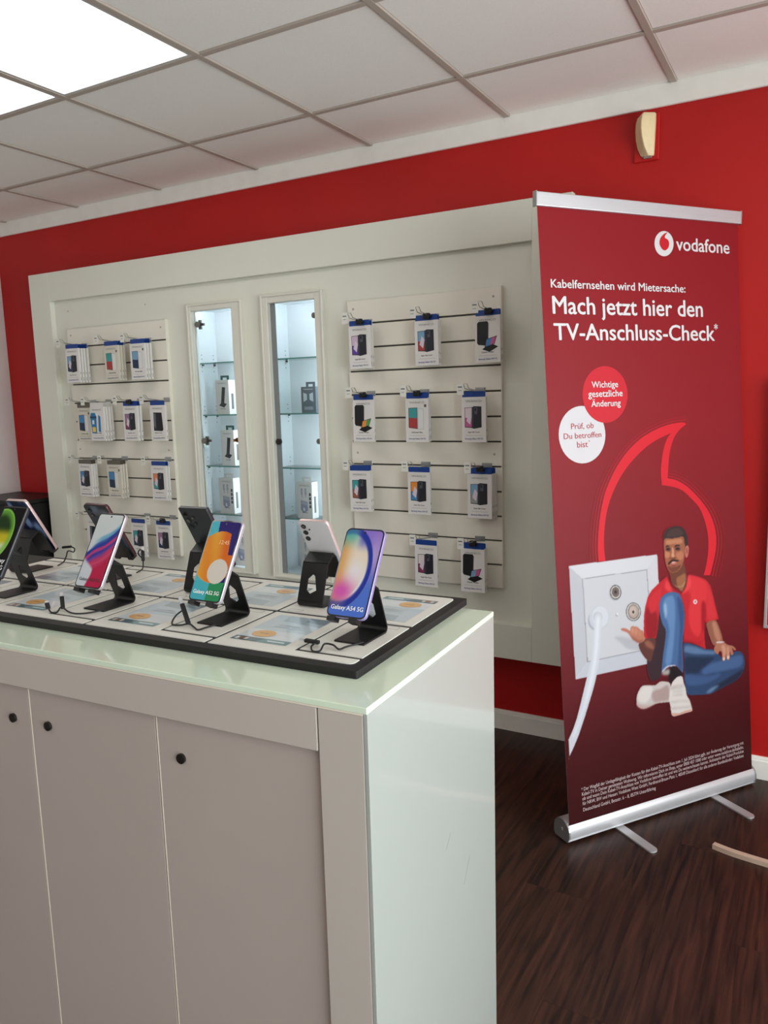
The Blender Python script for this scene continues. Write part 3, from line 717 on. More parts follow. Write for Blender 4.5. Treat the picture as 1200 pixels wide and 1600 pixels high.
for i in range(5):
    ar = -.0865 - PITCH * i; al = max(ar - CW, TL + .012); cen = (ar - CW / 2)
    r0 = .010 if i == 0 else .001
    def front(flip):
        """L-shaped main card and stand card of one unit; flip turns them half a turn about the unit centre"""
        F = (lambda p: (p[0], p[1])) if not flip else (lambda p: (2 * cen - p[0], 2 * BC - p[1]))
        rnd_front = (i == 0 and not flip); rnd_back = (i == 0 and flip)
        c = [(ar, .113)]
        if rnd_front: c = [(ar - .010 + .010 * math.sin(k * PI / 10), .123 - .010 * math.cos(k * PI / 10)) for k in range(6)]
        left = [(ar - CW, .3170), (ar - CW, .113)]
        if rnd_back: left = [(ar - CW, .3170)] + [(ar - CW + .010 - .010 * math.cos(k * PI / 10), .123 - .010 * math.sin(k * PI / 10)) for k in range(6)]
        main = [F(p) for p in c + [(ar, .1355), (ar - .1245, .1355), (ar - .1245, .3170)] + left]
        stand = [F(p) for p in [(ar, .1445), (ar, .3170), (ar - .1180, .3170), (ar - .1180, .1445)]]
        if min(p[0] for p in main) < TL + .005: return
        cd = obj('spec_card', lpoly(main), M_CARD, tr)
        sh = obj('info_sheet', SHM, None, cd)
        x0, y0 = F((ar - .264, .146)); sh.location = (x0, y0, .0140); sh.rotation_euler = (0, 0, PI if flip else 0)
        sc = obj('stand_card', lpoly(stand), M_CARD, tr)
        bm = bm_new()
        for (p, q, r_, s) in ((ar - .045, ar - .015, .2995, .3000), (ar - .045, ar - .015, .3120, .3125), (ar - .045, ar - .0445, .3, .312), (ar - .0155, ar - .015, .3, .312)):
            (u0, v0), (u1, v1) = F((p, r_)), F((q, s)); abox(bm, min(u0, u1), max(u0, u1), min(v0, v1), max(v0, v1), .0140, .0142)
        obj('printed_outline', bm, M_INKGREY, sc)
    front(False); front(True)

# ------------------------------------------------------------------ phone stands
LEAN = 0.530
SN, CS = math.sin(LEAN), math.cos(LEAN)
def sheet_strip(bm, prof, w, th, x=0.0):
    """bent sheet metal strip: profile in (y, z), width w along x"""
    P = [Vector((p[0], p[1])) for p in prof]; A = []; B = []
    for k, p in enumerate(P):
        t = (P[min(k + 1, len(P) - 1)] - P[max(k - 1, 0)]).normalized(); n = Vector((-t.y, t.x)) * th / 2
        A.append(p + n); B.append(p - n)
    return prism(bm, [(q.x, q.y) for q in A + B[::-1]], 'x', x - w / 2, x + w / 2)
def stand_meshes():
    h = 0.0475; SW = .058
    prof = [(.016, .0015), (.084, .0015)] + [(.090 + .008 * math.cos(math.radians(t)), .0095 + .008 * math.sin(math.radians(t))) for t in range(-88, 24, 12)]
    a = sheet_strip(bm_new(), prof, SW, .003)
    # upright with a five-sided opening
    st = Vector((.0975, .0123)); dr = Vector((-.345, .9386)); nl = Vector((-.9386, -.345)) * .0015
    outl = [(-SW / 2, 0), (SW / 2, 0), (SW / 2, .076), (-SW / 2, .076)]; hole = [(-.011, .022), (.003, .014), (.012, .022), (.012, .044), (.002, .054), (-.004, .050)]
    bm = bm_new(); rings = []
    for sgn in (1, -1):
        vs = []
        es = []
        for loop in (outl, hole):
            vv = [bm.verts.new((p[0], (st + dr * p[1] + nl * sgn).x, (st + dr * p[1] + nl * sgn).y)) for p in loop]
            es += [bm.edges.new((vv[k], vv[(k + 1) % len(vv)])) for k in range(len(vv))]; vs.append(vv)
        bmesh.ops.triangle_fill(bm, edges=es, use_beauty=True); rings.append(vs)
    for A, B in zip(rings[0], rings[1]):
        for k in range(len(A)): bm.faces.new((A[k], A[(k + 1) % len(A)], B[(k + 1) % len(B)], B[k]))
    bmesh.ops.recalc_face_normals(bm, faces=bm.faces[:])
    b = bm
    c0 = Vector((.0088 + .002, h - .0048)); up = Vector((SN, CS))
    tp_ = st + dr * .076
    c = sheet_strip(bm_new(), [c0, c0 + up * .058, c0 + up * .064 + Vector((.005, .002)), tp_ + Vector((-.006, .004)), tp_ + Vector((0, .0005))], SW, .003)
    lip0 = c0 + Vector((.0005, -.0008)); fw = Vector((-CS, SN)); l1 = lip0 + fw * .0195
    lip0 = lip0 - up * .0030; d = sheet_strip(bm_new(), [lip0, lip0 + fw * .010, lip0 + fw * .0165], .015, .0075)
    out = []
    for nm, g in (('base_plate', a), ('upright', b), ('cradle', c), ('lip', d)):
        me = mesh_of(g, nm); me.materials.append(M_BLACK); out.append(me)
    return out
STM = stand_meshes()
CARDZ = KZ + .0141
def phone_stand(a, b, label, flip=False, yaw=0.0):
    t = thing('phone_stand', label, 'phone stand', KW(a, b, CARDZ), (0, 0, KTH + (PI if flip else 0) + yaw), 'black folded metal phone stands')
    obj('base_plate', STM[0], None, t); obj('upright', STM[1], None, t); obj('cradle', STM[2], None, t)
    for x in (-.021, .021): obj('lip', STM[3], None, t, (x, 0, 0))

# ------------------------------------------------------------------ phones
def mixc(a, b, t):
    t = max(0, min(1, t)); return tuple(x + (y - x) * t for x, y in zip(a, b))
def sstep(e0, e1, x):
    t = max(0, min(1, (x - e0) / (e1 - e0))); return t * t * (3 - 2 * t)
def wall_violet(u, v):
    c = mixc((232, 168, 96), (246, 226, 200), sstep(.0, .45, u + .2 * (v - .5)))
    c = mixc(c, (92, 186, 178), sstep(.72, .98, v) * (1 - sstep(.15, .6, u)))
    c = mixc(c, (246, 236, 240), math.exp(-(((u - .48) / .26) ** 2 + ((v - .50) / .16) ** 2)))
    c = mixc(c, (224, 92, 186), math.exp(-(((u - .22) / .34) ** 2 + ((v - .27) / .13) ** 2)))
    c = mixc(c, (60, 84, 180), sstep(.22, .03, v))
    c = mixc(c, (120, 120, 200), sstep(.72, .9, v) * sstep(.3, .5, u))
    r = math.hypot((u + .25) * .72, (v - .60) * .62 * 1.05)          # big blue arc
    e = math.hypot((u - .18) / .70, (v - .55) / .47)
    c = mixc(c, (40, 56, 160), sstep(.80, .90, e) * (1 - sstep(1.0, 1.06, e)) * (.45 + .55 * sstep(.2, .5, u)))
    c = mixc(c, (238, 240, 252), math.exp(-((e - .80) / .03) ** 2) * sstep(.62, .42, v) * sstep(.15, .3, v) * sstep(.4, .6, u))
    out = mixc((150, 120, 214), (84, 120, 214), sstep(.75, .25, v)); out = mixc(out, (186, 160, 220), math.exp(-(((u - .9) / .2) ** 2 + ((v - .72) / .2) ** 2)))
    return mixc(c, out, sstep(1.0, 1.05, e))
def wall_orange(u, v):
    c = (40, 22, 110) if u > .26 + .25 * (1 - v) else (84, 190, 206)
    if v < .235: c = (76, 186, 200) if u < .52 else (44, 150, 96)
    x, y = (u - .46), (v - .545) * 2.12
    if math.hypot(x * .92, y) < .70 - .10 * (x < 0) * abs(x): c = mixc((232, 110, 24), (244, 170, 52), sstep(.9, .2, u) * .8 + .25 * math.sin(9 * u + 6 * v))
    if u > .86 + (.55 - v) * .3 and v > .3: c = (40, 22, 110) if v > .58 else c
    if math.hypot(u - .66, (v - .365) * 2.12) < .33: c = (232, 222, 208)
    return c
def wall_brush(u, v):
    d = v - .34 * (u - .5)                       # strokes climb to the right
    n = .020 * math.sin(7 * u + 3) + .008 * math.sin(31 * d + 5 * u) + .006 * math.sin(90 * d + 9 * u)
    e = d + n
    c = mixc((208, 216, 220), (222, 226, 226), v)
    c = mixc(c, (116, 176, 206), sstep(.74, .66, e) * sstep(.1, .5, u)); c = mixc(c, (44, 60, 156), sstep(.66, .60, e)); c = mixc(c, (66, 74, 178), .5 * sstep(.02, .0, abs(e - .575)))
    c = mixc(c, (196, 66, 128), sstep(.565, .54, e)); c = mixc(c, (70, 62, 160), sstep(.50, .47, e)); c = mixc(c, (120, 70, 160), sstep(.46, .43, e))
    c = mixc(c, (206, 62, 106), sstep(.425, .39, e)); c = mixc(c, (224, 96, 130), .6 * math.exp(-((e - .33) / .012) ** 2)); c = mixc(c, (196, 36, 78), sstep(.30, .22, e))
    c = mixc(c, (216, 220, 228), sstep(.40, .33, u - .10 * math.sin(8 * v)) * sstep(.40, .34, v + .28 * u))
    return c
def wall_green(u, v):
    x, y = (u - .16), (v - .585) * 1.72
    r = math.hypot(x, y)
    c = mixc((226, 232, 190), (212, 196, 40), sstep(.42, .52, v)); c = mixc(c, (30, 60, 20), sstep(.57, .72, v)); c = mixc(c, (120, 190, 70), sstep(.42, .60, r) * .8)
    c = mixc(c, (150, 220, 90), math.exp(-((r - .66) / .03) ** 2))
    return mixc(c, (6, 8, 8), sstep(.66, .70, r))
def back_blue(u, v):
    n = math.sin(5 * u + 9 * v) + .6 * math.sin(13 * u - 7 * v)
    return mixc((22, 34, 66), (130, 160, 205), sstep(-.4, 1.1, n))
def back_slate(u, v):
    n = math.sin(6 * u + 5 * v) + .5 * math.sin(11 * u - 9 * v)
    return mixc((34, 38, 46), (96, 112, 132), sstep(-.3, 1.2, n))

def phone(a, b, h, size, frame_mat, label, wall=None, text=None, tcol=M_WHITEINK, flip=False, back=None, lenses=(), corner=.010, yaw=0.0, lean=LEAN, back_pattern=None, clock=False, tright=False):
    w, L, th = size
    t = thing('smartphone', label, 'phone', KW(a, b, CARDZ + h), (-lean, 0, KTH + (PI if flip else 0) + yaw), 'phones on the display tray')
    obj('frame', slab(bm_new(), w, L, th, corner, .0012), frame_mat, t, smooth=True)
    bm = bm_new(); prism(bm, rrect(-w / 2 + .0009, w / 2 - .0009, .0009, L - .0009, corner - .0008, 6), 'y', -.0003, .0004)
    sg = obj('screen_glass', bm, M_SCREENBLK, t)
    if wall:
        me = grid_print(w - .0062, L - .0072, max(corner - .003, .001), wall)
        dp = obj('display', me, M_DISPLAY, t, (0, -.0005, .0036))
        obj('camera_hole', cyl(bm_new(), (0, L - .0078), 'y', .0019, -.0008, -.0004, 14), M_SCREENBLK, t)
        if text:
            for k, (s, z, hh, ww) in enumerate(text):
                x0 = (w / 2 - .006 - ww) if tright else -ww / 2
                obj('model_lettering', lettering(s, ww, hh, lambda x, y: (x + x0, -.0007, y + z), .020), tcol, t)
        if clock: obj('clock_lettering', lettering('12:45', .022, .0075, lambda x, y: (x - .003, -.0007, y + L * .70)), mat('pale ink', (240, 196, 150), .5, var=.02), t)
    if back:
        bm = bm_new(); prism(bm, rrect(-w / 2 + .001, w / 2 - .001, .001, L - .001, corner - .0008, 6), 'y', th - .0003, th + .0003)
        obj('back_panel', bm, back, t)
    if back_pattern:  # wavy two-tone pattern laid over the back panel
        me = grid_print(w - .004, L - .005, max(corner - .002, .001), back_pattern)
        obj('back_pattern', me, M_PRINTGLOSS, t, (0, th + .0005, .0025), (0, 0, PI))
    for (lx, lz, lr) in lenses:
        bm = bm_new(); cyl(bm, (lx, lz), 'y', lr, th, th + .0018, 20)
        ln = obj('camera_lens', bm, M_DARKMETAL, t, smooth=True)
        obj('lens_glass', cyl(bm_new(), (lx, lz), 'y', lr * .74, th + .0018, th + .0021, 20), M_SCREENBLK, ln)
    obj('side_button', boxm(w / 2 - .0002, w / 2 + .0005, th * .35, th * .65, L * .62, L * .70), frame_mat, t)
    return t
M_FLAV = mat('lavender phone frame', (168, 156, 206), .3, .5, var=.03)
M_FSIL = mat('silver phone frame', (206, 200, 206), .3, .6, var=.03)
M_FROSE = mat('rose phone frame', (222, 198, 196), .3, .6, var=.03)  # on the pearl white phone the pink is a painted reflection of red
M_FBLK = mat('graphite phone frame', (70, 70, 74), .3, .7, var=.05)
M_BWHITE = mat('pearl phone back', (206, 202, 202), .3, var=.01)
M_BGRAPH = mat('graphite phone back', (40, 42, 44), .4, var=.02)
M_BROSE = mat('burgundy phone frame', (84, 58, 60), .3, .6, var=.03)
PB = 0.176
FR = [(-.1385, .182, .0490), (-.4320, .177, .0485), (-.7200, .170, .0500), (-1.010, .166, .0500)]
BK = [(-.327, .466), (-.620, .466), (-.914, .466), (-1.185, .466)]
LABF = ['violet wallpaper phone', 'orange wallpaper phone', 'pink-blue brushstroke phone', 'black phone with green planet']
for (a, b, h), n in zip(FR, LABF): phone_stand(a - .004, b, 'black metal stand under the %s' % n, yaw=-.03)
for (a, b), n in zip(BK, ['white phone seen from behind', 'black phone seen from behind', 'dark phone seen from behind', 'rose-edged phone seen from behind']):
    phone_stand(a, b, 'black metal stand holding the %s' % n, True)
phone(*FR[0], (.0767, .1582, .0082), M_FLAV, 'lavender phone with violet and pink wallpaper, nearest the counter corner', wall_violet, [('Galaxy A54 5G', .0135, .0072, .062)], corner=.0105, yaw=-.03)
phone(*FR[1], (.0751, .1599, .0084), M_FSIL, 'silver phone with orange wallpaper and white circle', wall_orange, [('Galaxy A52 5G', .0150, .0068, .060)], corner=.0085, yaw=-.03, clock=True)
phone(*FR[2], (.0748, .1596, .0081), M_FSIL, 'phone with white wallpaper and pink-blue brush strokes', wall_brush, [('Galaxy A53 5G', .0150, .0062, .058)], M_INK, corner=.0085, yaw=-.03)
phone(*FR[3], (.0781, .1634, .0089), M_FBLK, 'black phone with green and yellow planet wallpaper', wall_green, [('Galaxy', .034, .0095, .046), ('S23 5G', .018, .0095, .046)], corner=.0035, yaw=-.03, tright=True)
LN3 = [(.022, .130, .0058), (.022, .113, .0058), (.022, .096, .0058)]
phone(BK[0][0], BK[0][1], .0470, (.0709, .1463, .0076), M_FROSE, 'pearl white phone with three lenses, seen from behind', None, flip=True, back=M_BWHITE, lenses=[(.0235, .132, .0055), (.0235, .1165, .0055), (.0235, .101, .0055), (.012, .125, .0016)], corner=.010)
phone(BK[1][0], BK[1][1], .0470, (.0781, .1634, .0089), M_FBLK, 'graphite black phone with big lenses, seen from behind', None, flip=True, back=M_BGRAPH, lenses=[(.026, .147, .0066), (.026, .130, .0066), (.026, .113, .0066), (.010, .1385, .0045), (.010, .122, .0045)], corner=.003)
phone(BK[2][0], BK[2][1], .0470, (.0750, .1580, .0085), M_BROSE, 'dark glossy phone behind the brushstroke phone', None, flip=True, back=M_BGRAPH, back_pattern=back_slate, lenses=[(.022, .143, .005), (.022, .128, .005)], corner=.009)
phone(BK[3][0], BK[3][1], .0470, (.0750, .1580, .0080), M_FROSE, 'rose-edged phone with glossy blue back, behind the planet phone', None, flip=True, back=M_BGRAPH, back_pattern=back_blue, corner=.009)

# ------------------------------------------------------------------ charging leads
def lead(name, label, pts, conns, r=.0016):
    """pts: lead path on the tray (a, b, height); conns: list of (base, tip) of the plugs"""
    base = pts[0]
    t = thing('charging_cable', label, 'cable', KW(base[0], base[1], CARDZ), KROT, 'black charging leads on the tray')
    rel = lambda p: (p[0] - base[0], p[1] - base[1], p[2])
    obj('cord', tube(bm_new(), catmull([rel(p) for p in pts], 6), r, 8), M_BLACKPL, t, smooth=True)
    for (p, q) in conns:
        A, B = Vector(rel(p)), Vector(rel(q)); D = (B - A); L = D.length; D.normalize()
        rot = D.to_track_quat('Z', 'Y').to_euler()
        obj('plug_body', boxm(-.0042, .0042, -.0030, .0030, 0, L * .74, bev=.0015), M_BLACKPL, t, A, rot)
        obj('plug_tip', boxm(-.0034, .0034, -.0013, .0013, L * .74, L, bev=.0006, seg=1), M_ALU, t, A, rot)
lead('cable', 'black charging lead with loop before the violet phone', [(-.118, .205, .003), (-.133, .175, .003), (-.136, .156, .004), (-.152, .164, .007), (-.166, .160, .008), (-.161, .138, .004), (-.172, .134, .003), (-.183, .146, .005), (-.184, .157, .007), (-.178, .163, .008)],
     [((-.178, .163, .008), (-.214, .160, .010))])
lead('cable', 'black charging lead standing up before the orange phone', [(-.420, .195, .003), (-.428, .172, .002), (-.432, .158, .002), (-.448, .166, .003), (-.468, .176, .004), (-.480, .166, .003), (-.500, .166, .003), (-.513, .190, .010), (-.503, .200, .020), (-.494, .190, .022)],
     [((-.470, .177, .003), (-.502, .193, .048))])
lead('cable', 'black charging lead with two plugs before the brushstroke phone', [(-.700, .190, .003), (-.714, .165, .002), (-.735, .151, .002), (-.760, .154, .003), (-.785, .160, .008), (-.775, .140, .003), (-.790, .138, .003), (-.806, .146, .010)],
     [((-.782, .161, .005), (-.803, .178, .032)), ((-.806, .146, .006), (-.815, .150, .020))])
lead('cable', 'black charging lead with ring, upright behind the dark phone', [(-.889, .470, .003), (-.905, .505, .003), (-.918, .522, .012), (-.925, .528, .022), (-.940, .530, .034), (-.936, .532, .044), (-.922, .531, .040), (-.922, .529, .026)],
     [((-.921, .526, .018), (-.930, .536, .050))])
lead('cable', 'black charging lead plugged in beside the rose-edged phone', [(-1.150, .460, .003), (-1.170, .495, .004), (-1.172, .506, .016), (-1.168, .510, .030), (-1.150, .512, .028), (-1.146, .512, .038), (-1.158, .506, .044)],
     [((-1.152, .508, .043), (-1.185, .498, .040))])
lead('cable', 'black charging lead jutting out right of the violet phone', [(-.300, .470, .003), (-.290, .500, .004), (-.282, .515, .018), (-.284, .520, .032), (-.278, .522, .036)],
     [((-.282, .520, .033), (-.262, .524, .045))])

# ---- banner artwork: ink colour and outline in metres on the sheet (u to the right, v up)
ART = [
('ring_motif',(222,40,52),0,[(0.1712,0.8649),(0.171,0.8709),(0.1706,0.8791),(0.1703,0.8889),(0.1702,0.8994),(0.1705,0.9099),(0.1712,0.9207),(0.1722,0.9321),(0.1735,0.944),(0.175,0.9559),(0.1768,0.9675),(0.1787,0.9789),(0.1808,0.9902),(0.1831,1.0015),(0.1858,1.0128),(0.1888,1.0244),(0.1922,1.0363),(0.196,1.0485),(0.2001,1.0608),(0.2045,1.0728),(0.2093,1.0842),(0.2146,1.0951),(0.2202,1.1056),(0.2263,1.1158),(0.2326,1.1258),(0.2392,1.1357),(0.246,1.1455),(0.253,1.1551),(0.2604,1.1645),(0.2681,1.1738),(0.2763,1.1829),(0.2849,1.192),(0.294,1.2009),(0.3034,1.2096),(0.3132,1.218),(0.3235,1.2261),(0.3342,1.2338),(0.3454,1.2413),(0.357,1.2484),(0.3689,1.2551),(0.3808,1.2613),(0.393,1.2669),(0.4055,1.272),(0.4182,1.2767),(0.4309,1.281),(0.4436,1.285),(0.4564,1.2886),(0.4694,1.2919),(0.4824,1.2948),(0.495,1.2972),(0.507,1.2992),(0.519,1.3007),(0.531,1.3018),(0.5423,1.3024),(0.5523,1.3026),(0.5603,1.3024),(0.5658,1.3015),(0.5693,1.2999),(0.5714,1.2981),(0.5728,1.2964),(0.574,1.2953),(0.5697,1.2929),(0.5636,1.2897),(0.5565,1.2859),(0.5494,1.2817),(0.5432,1.2774),(0.5377,1.2731),(0.5324,1.2686),(0.5273,1.2638),(0.5225,1.2586),(0.5181,1.253),(0.514,1.2467),(0.5102,1.2399),(0.5067,1.2327),(0.5035,1.2254),(0.5006,1.2183),(0.4981,1.2112),(0.4959,1.2041),(0.4941,1.197),(0.4924,1.1899),(0.491,1.1831),(0.4898,1.1766),(0.489,1.1704),(0.4883,1.1643),(0.4877,1.158),(0.4869,1.1515),(0.4858,1.1441),(0.4845,1.1359),(0.4833,1.1278),(0.4822,1.1209),(0.4815,1.1159),(0.4864,1.1149),(0.4934,1.1137),(0.5017,1.112),(0.5105,1.1098),(0.5193,1.1068),(0.5282,1.1032),(0.5375,1.0989),(0.5472,1.0941),(0.557,1.0886),(0.5667,1.0826),(0.5763,1.0759),(0.5859,1.0684),(0.5955,1.0604),(0.605,1.0521),(0.6142,1.0437),(0.6233,1.0351),(0.6324,1.026),(0.6411,1.0168),(0.6494,1.0076),(0.6568,0.9985),(0.6633,0.9897),(0.669,0.9811),(0.6741,0.9724),(0.6788,0.9635),(0.6831,0.9542),(0.6871,0.9443),(0.6907,0.9339),(0.6938,0.9234),(0.6963,0.9127),(0.698,0.9023),(0.6989,0.8921),(0.699,0.8818),(0.6985,0.8717),(0.6974,0.8617),(0.696,0.852),(0.6942,0.8427),(0.6919,0.8339),(0.6891,0.8251),(0.6861,0.8163),(0.6829,0.8071),(0.6792,0.7967),(0.6748,0.7852),(0.6704,0.774),(0.6665,0.7643),(0.6639,0.7575),(0.633,0.7615),(0.6352,0.767),(0.6384,0.7745),(0.6421,0.7835),(0.6457,0.7932),(0.6488,0.8029),(0.6514,0.8129),(0.6539,0.8236),(0.6562,0.8346),(0.6581,0.8456),(0.6594,0.8563),(0.6601,0.8666),(0.6604,0.8768),(0.6603,0.8869),(0.6597,0.8968),(0.6586,0.9067),(0.6571,0.9163),(0.6551,0.9257),(0.6527,0.9351),(0.6498,0.9444),(0.6465,0.9538),(0.6428,0.9635),(0.6388,0.9735),(0.6342,0.9833),(0.6292,0.9928),(0.6235,1.0017),(0.6171,1.0098),(0.6099,1.0173),(0.6023,1.0243),(0.5945,1.0312),(0.5865,1.038),(0.5785,1.045),(0.5703,1.052),(0.5619,1.0588),(0.5533,1.065),(0.5445,1.0703),(0.5352,1.0747),(0.5256,1.0784),(0.5159,1.0815),(0.5062,1.0841),(0.497,1.0866),(0.4876,1.0887),(0.4778,1.0906),(0.4686,1.0921),(0.4607,1.0932),(0.4551,1.0941),(0.4547,1.1001),(0.4541,1.1084),(0.4534,1.1182),(0.453,1.1285),(0.4531,1.1382),(0.4537,1.1475),(0.4548,1.1572),(0.4562,1.1669),(0.4578,1.1764),(0.4596,1.1854),(0.4616,1.1938),(0.464,1.2021),(0.4666,1.2099),(0.4692,1.2173),(0.4719,1.2242),(0.4746,1.2304),(0.4773,1.2362),(0.4801,1.2415),(0.4831,1.2464),(0.4863,1.251),(0.4902,1.2554),(0.4946,1.2596),(0.499,1.2634),(0.5029,1.2665),(0.5056,1.2688),(0.4983,1.2668),(0.4881,1.2639),(0.4762,1.2606),(0.4639,1.2568),(0.4524,1.253),(0.4419,1.2492),(0.4313,1.2451),(0.4208,1.2408),(0.4102,1.2361),(0.3997,1.2308),(0.3891,1.2249),(0.3784,1.2185),(0.3677,1.2116),(0.3573,1.2045),(0.3471,1.1973),(0.3371,1.1898),(0.3273,1.1821),(0.3177,1.1742),(0.3085,1.1662),(0.2998,1.1579),(0.2916,1.1496),(0.2838,1.141),(0.2765,1.1323),(0.2694,1.1234),(0.2626,1.1144),(0.256,1.1051),(0.2497,1.0956),(0.2436,1.086),(0.238,1.0763),(0.2328,1.0666),(0.228,1.057),(0.2237,1.0475),(0.2198,1.0379),(0.2162,1.0281),(0.2129,1.0181),(0.2098,1.0078),(0.2072,0.9974),(0.2048,0.9868),(0.2027,0.9759),(0.201,0.9649),(0.1995,0.9534),(0.1983,0.9414),(0.1975,0.9293),(0.1969,0.9176),(0.1966,0.9068),(0.1969,0.8964),(0.1976,0.886),(0.1985,0.8764),(0.1994,0.8683),(0.2,0.8625)],0.6),
('ring_motif',(176,34,44),0,[(0.1644,0.8654),(0.1642,0.8714),(0.1639,0.8797),(0.1635,0.8895),(0.1634,0.9001),(0.1637,0.9107),(0.1644,0.9215),(0.1655,0.933),(0.1668,0.945),(0.1683,0.957),(0.1701,0.9687),(0.172,0.9801),(0.1741,0.9915),(0.1765,1.0029),(0.1791,1.0143),(0.1822,1.0259),(0.1857,1.038),(0.1894,1.0503),(0.1936,1.0626),(0.198,1.0748),(0.2029,1.0864),(0.2082,1.0974),(0.214,1.108),(0.22,1.1183),(0.2264,1.1284),(0.2331,1.1384),(0.24,1.1483),(0.2471,1.1581),(0.2545,1.1676),(0.2624,1.177),(0.2707,1.1863),(0.2794,1.1954),(0.2885,1.2044),(0.2981,1.2133),(0.3081,1.2219),(0.3185,1.23),(0.3294,1.2379),(0.3408,1.2455),(0.3526,1.2528),(0.3647,1.2596),(0.3769,1.2659),(0.3893,1.2716),(0.402,1.2769),(0.4149,1.2817),(0.4278,1.286),(0.4408,1.2901),(0.4536,1.2938),(0.4664,1.2971),(0.4793,1.3),(0.4922,1.3025),(0.5054,1.3047),(0.5198,1.3063),(0.5355,1.3074),(0.5508,1.3082),(0.564,1.3087),(0.5734,1.3092),(0.5728,1.3128),(0.5634,1.3123),(0.5501,1.3117),(0.5347,1.311),(0.5189,1.3098),(0.5044,1.3082),(0.4911,1.306),(0.4779,1.3034),(0.4649,1.3005),(0.4519,1.2971),(0.4389,1.2934),(0.4258,1.2893),(0.4127,1.2848),(0.3997,1.28),(0.3868,1.2747),(0.3743,1.2689),(0.362,1.2625),(0.3498,1.2556),(0.3378,1.2482),(0.3263,1.2405),(0.3153,1.2326),(0.3048,1.2243),(0.2947,1.2157),(0.2851,1.2067),(0.2758,1.1976),(0.267,1.1884),(0.2587,1.1791),(0.2508,1.1696),(0.2433,1.16),(0.2361,1.1502),(0.2292,1.1402),(0.2225,1.1301),(0.2161,1.1199),(0.2099,1.1095),(0.2042,1.0988),(0.1988,1.0877),(0.1939,1.076),(0.1894,1.0639),(0.1852,1.0514),(0.1814,1.039),(0.178,1.027),(0.1749,1.0153),(0.1722,1.0038),(0.1698,0.9923),(0.1677,0.9809),(0.1658,0.9694),(0.164,0.9576),(0.1624,0.9456),(0.1611,0.9336),(0.1601,0.922),(0.1594,0.9112),(0.1591,0.9006),(0.1592,0.8899),(0.1595,0.8801),(0.1599,0.8718),(0.1601,0.8658)],0.6),
('ring_motif',(176,34,44),0,[(0.4832,1.1213),(0.4884,1.1203),(0.4956,1.1189),(0.5041,1.1172),(0.5132,1.1148),(0.5223,1.1118),(0.5315,1.108),(0.5412,1.1036),(0.5513,1.0986),(0.5615,1.093),(0.5714,1.0868),(0.5813,1.0799),(0.5912,1.0723),(0.601,1.0641),(0.6107,1.0557),(0.62,1.0471),(0.6293,1.0383),(0.6385,1.0291),(0.6475,1.0197),(0.6559,1.0103),(0.6634,1.001),(0.6701,0.992),(0.676,0.9831),(0.6813,0.9742),(0.6861,0.965),(0.6906,0.9555),(0.6947,0.9453),(0.6984,0.9346),(0.7016,0.9238),(0.7041,0.9129),(0.7059,0.9022),(0.7068,0.8917),(0.7069,0.8811),(0.7064,0.8707),(0.7054,0.8605),(0.7039,0.8505),(0.7021,0.8411),(0.6997,0.832),(0.6969,0.8232),(0.6938,0.8142),(0.6906,0.8049),(0.6868,0.7944),(0.6825,0.7828),(0.678,0.7716),(0.6742,0.7619),(0.6715,0.755),(0.6764,0.7535),(0.6791,0.7603),(0.683,0.7701),(0.6874,0.7813),(0.6918,0.7929),(0.6956,0.8035),(0.6988,0.8128),(0.7019,0.8219),(0.7047,0.8309),(0.7072,0.84),(0.709,0.8496),(0.7105,0.8597),(0.7115,0.8701),(0.7121,0.8807),(0.7119,0.8914),(0.711,0.9021),(0.7092,0.913),(0.7066,0.924),(0.7034,0.9351),(0.6996,0.9459),(0.6954,0.9562),(0.6909,0.966),(0.686,0.9753),(0.6806,0.9844),(0.6745,0.9934),(0.6677,1.0026),(0.6601,1.012),(0.6516,1.0216),(0.6425,1.0311),(0.6332,1.0403),(0.6238,1.0492),(0.6143,1.0579),(0.6045,1.0665),(0.5945,1.0747),(0.5845,1.0825),(0.5745,1.0894),(0.5643,1.0957),(0.5539,1.1015),(0.5436,1.1066),(0.5336,1.1112),(0.5243,1.115),(0.515,1.1181),(0.5056,1.1205),(0.4969,1.1223),(0.4896,1.1237),(0.4844,1.1247)],0.6),
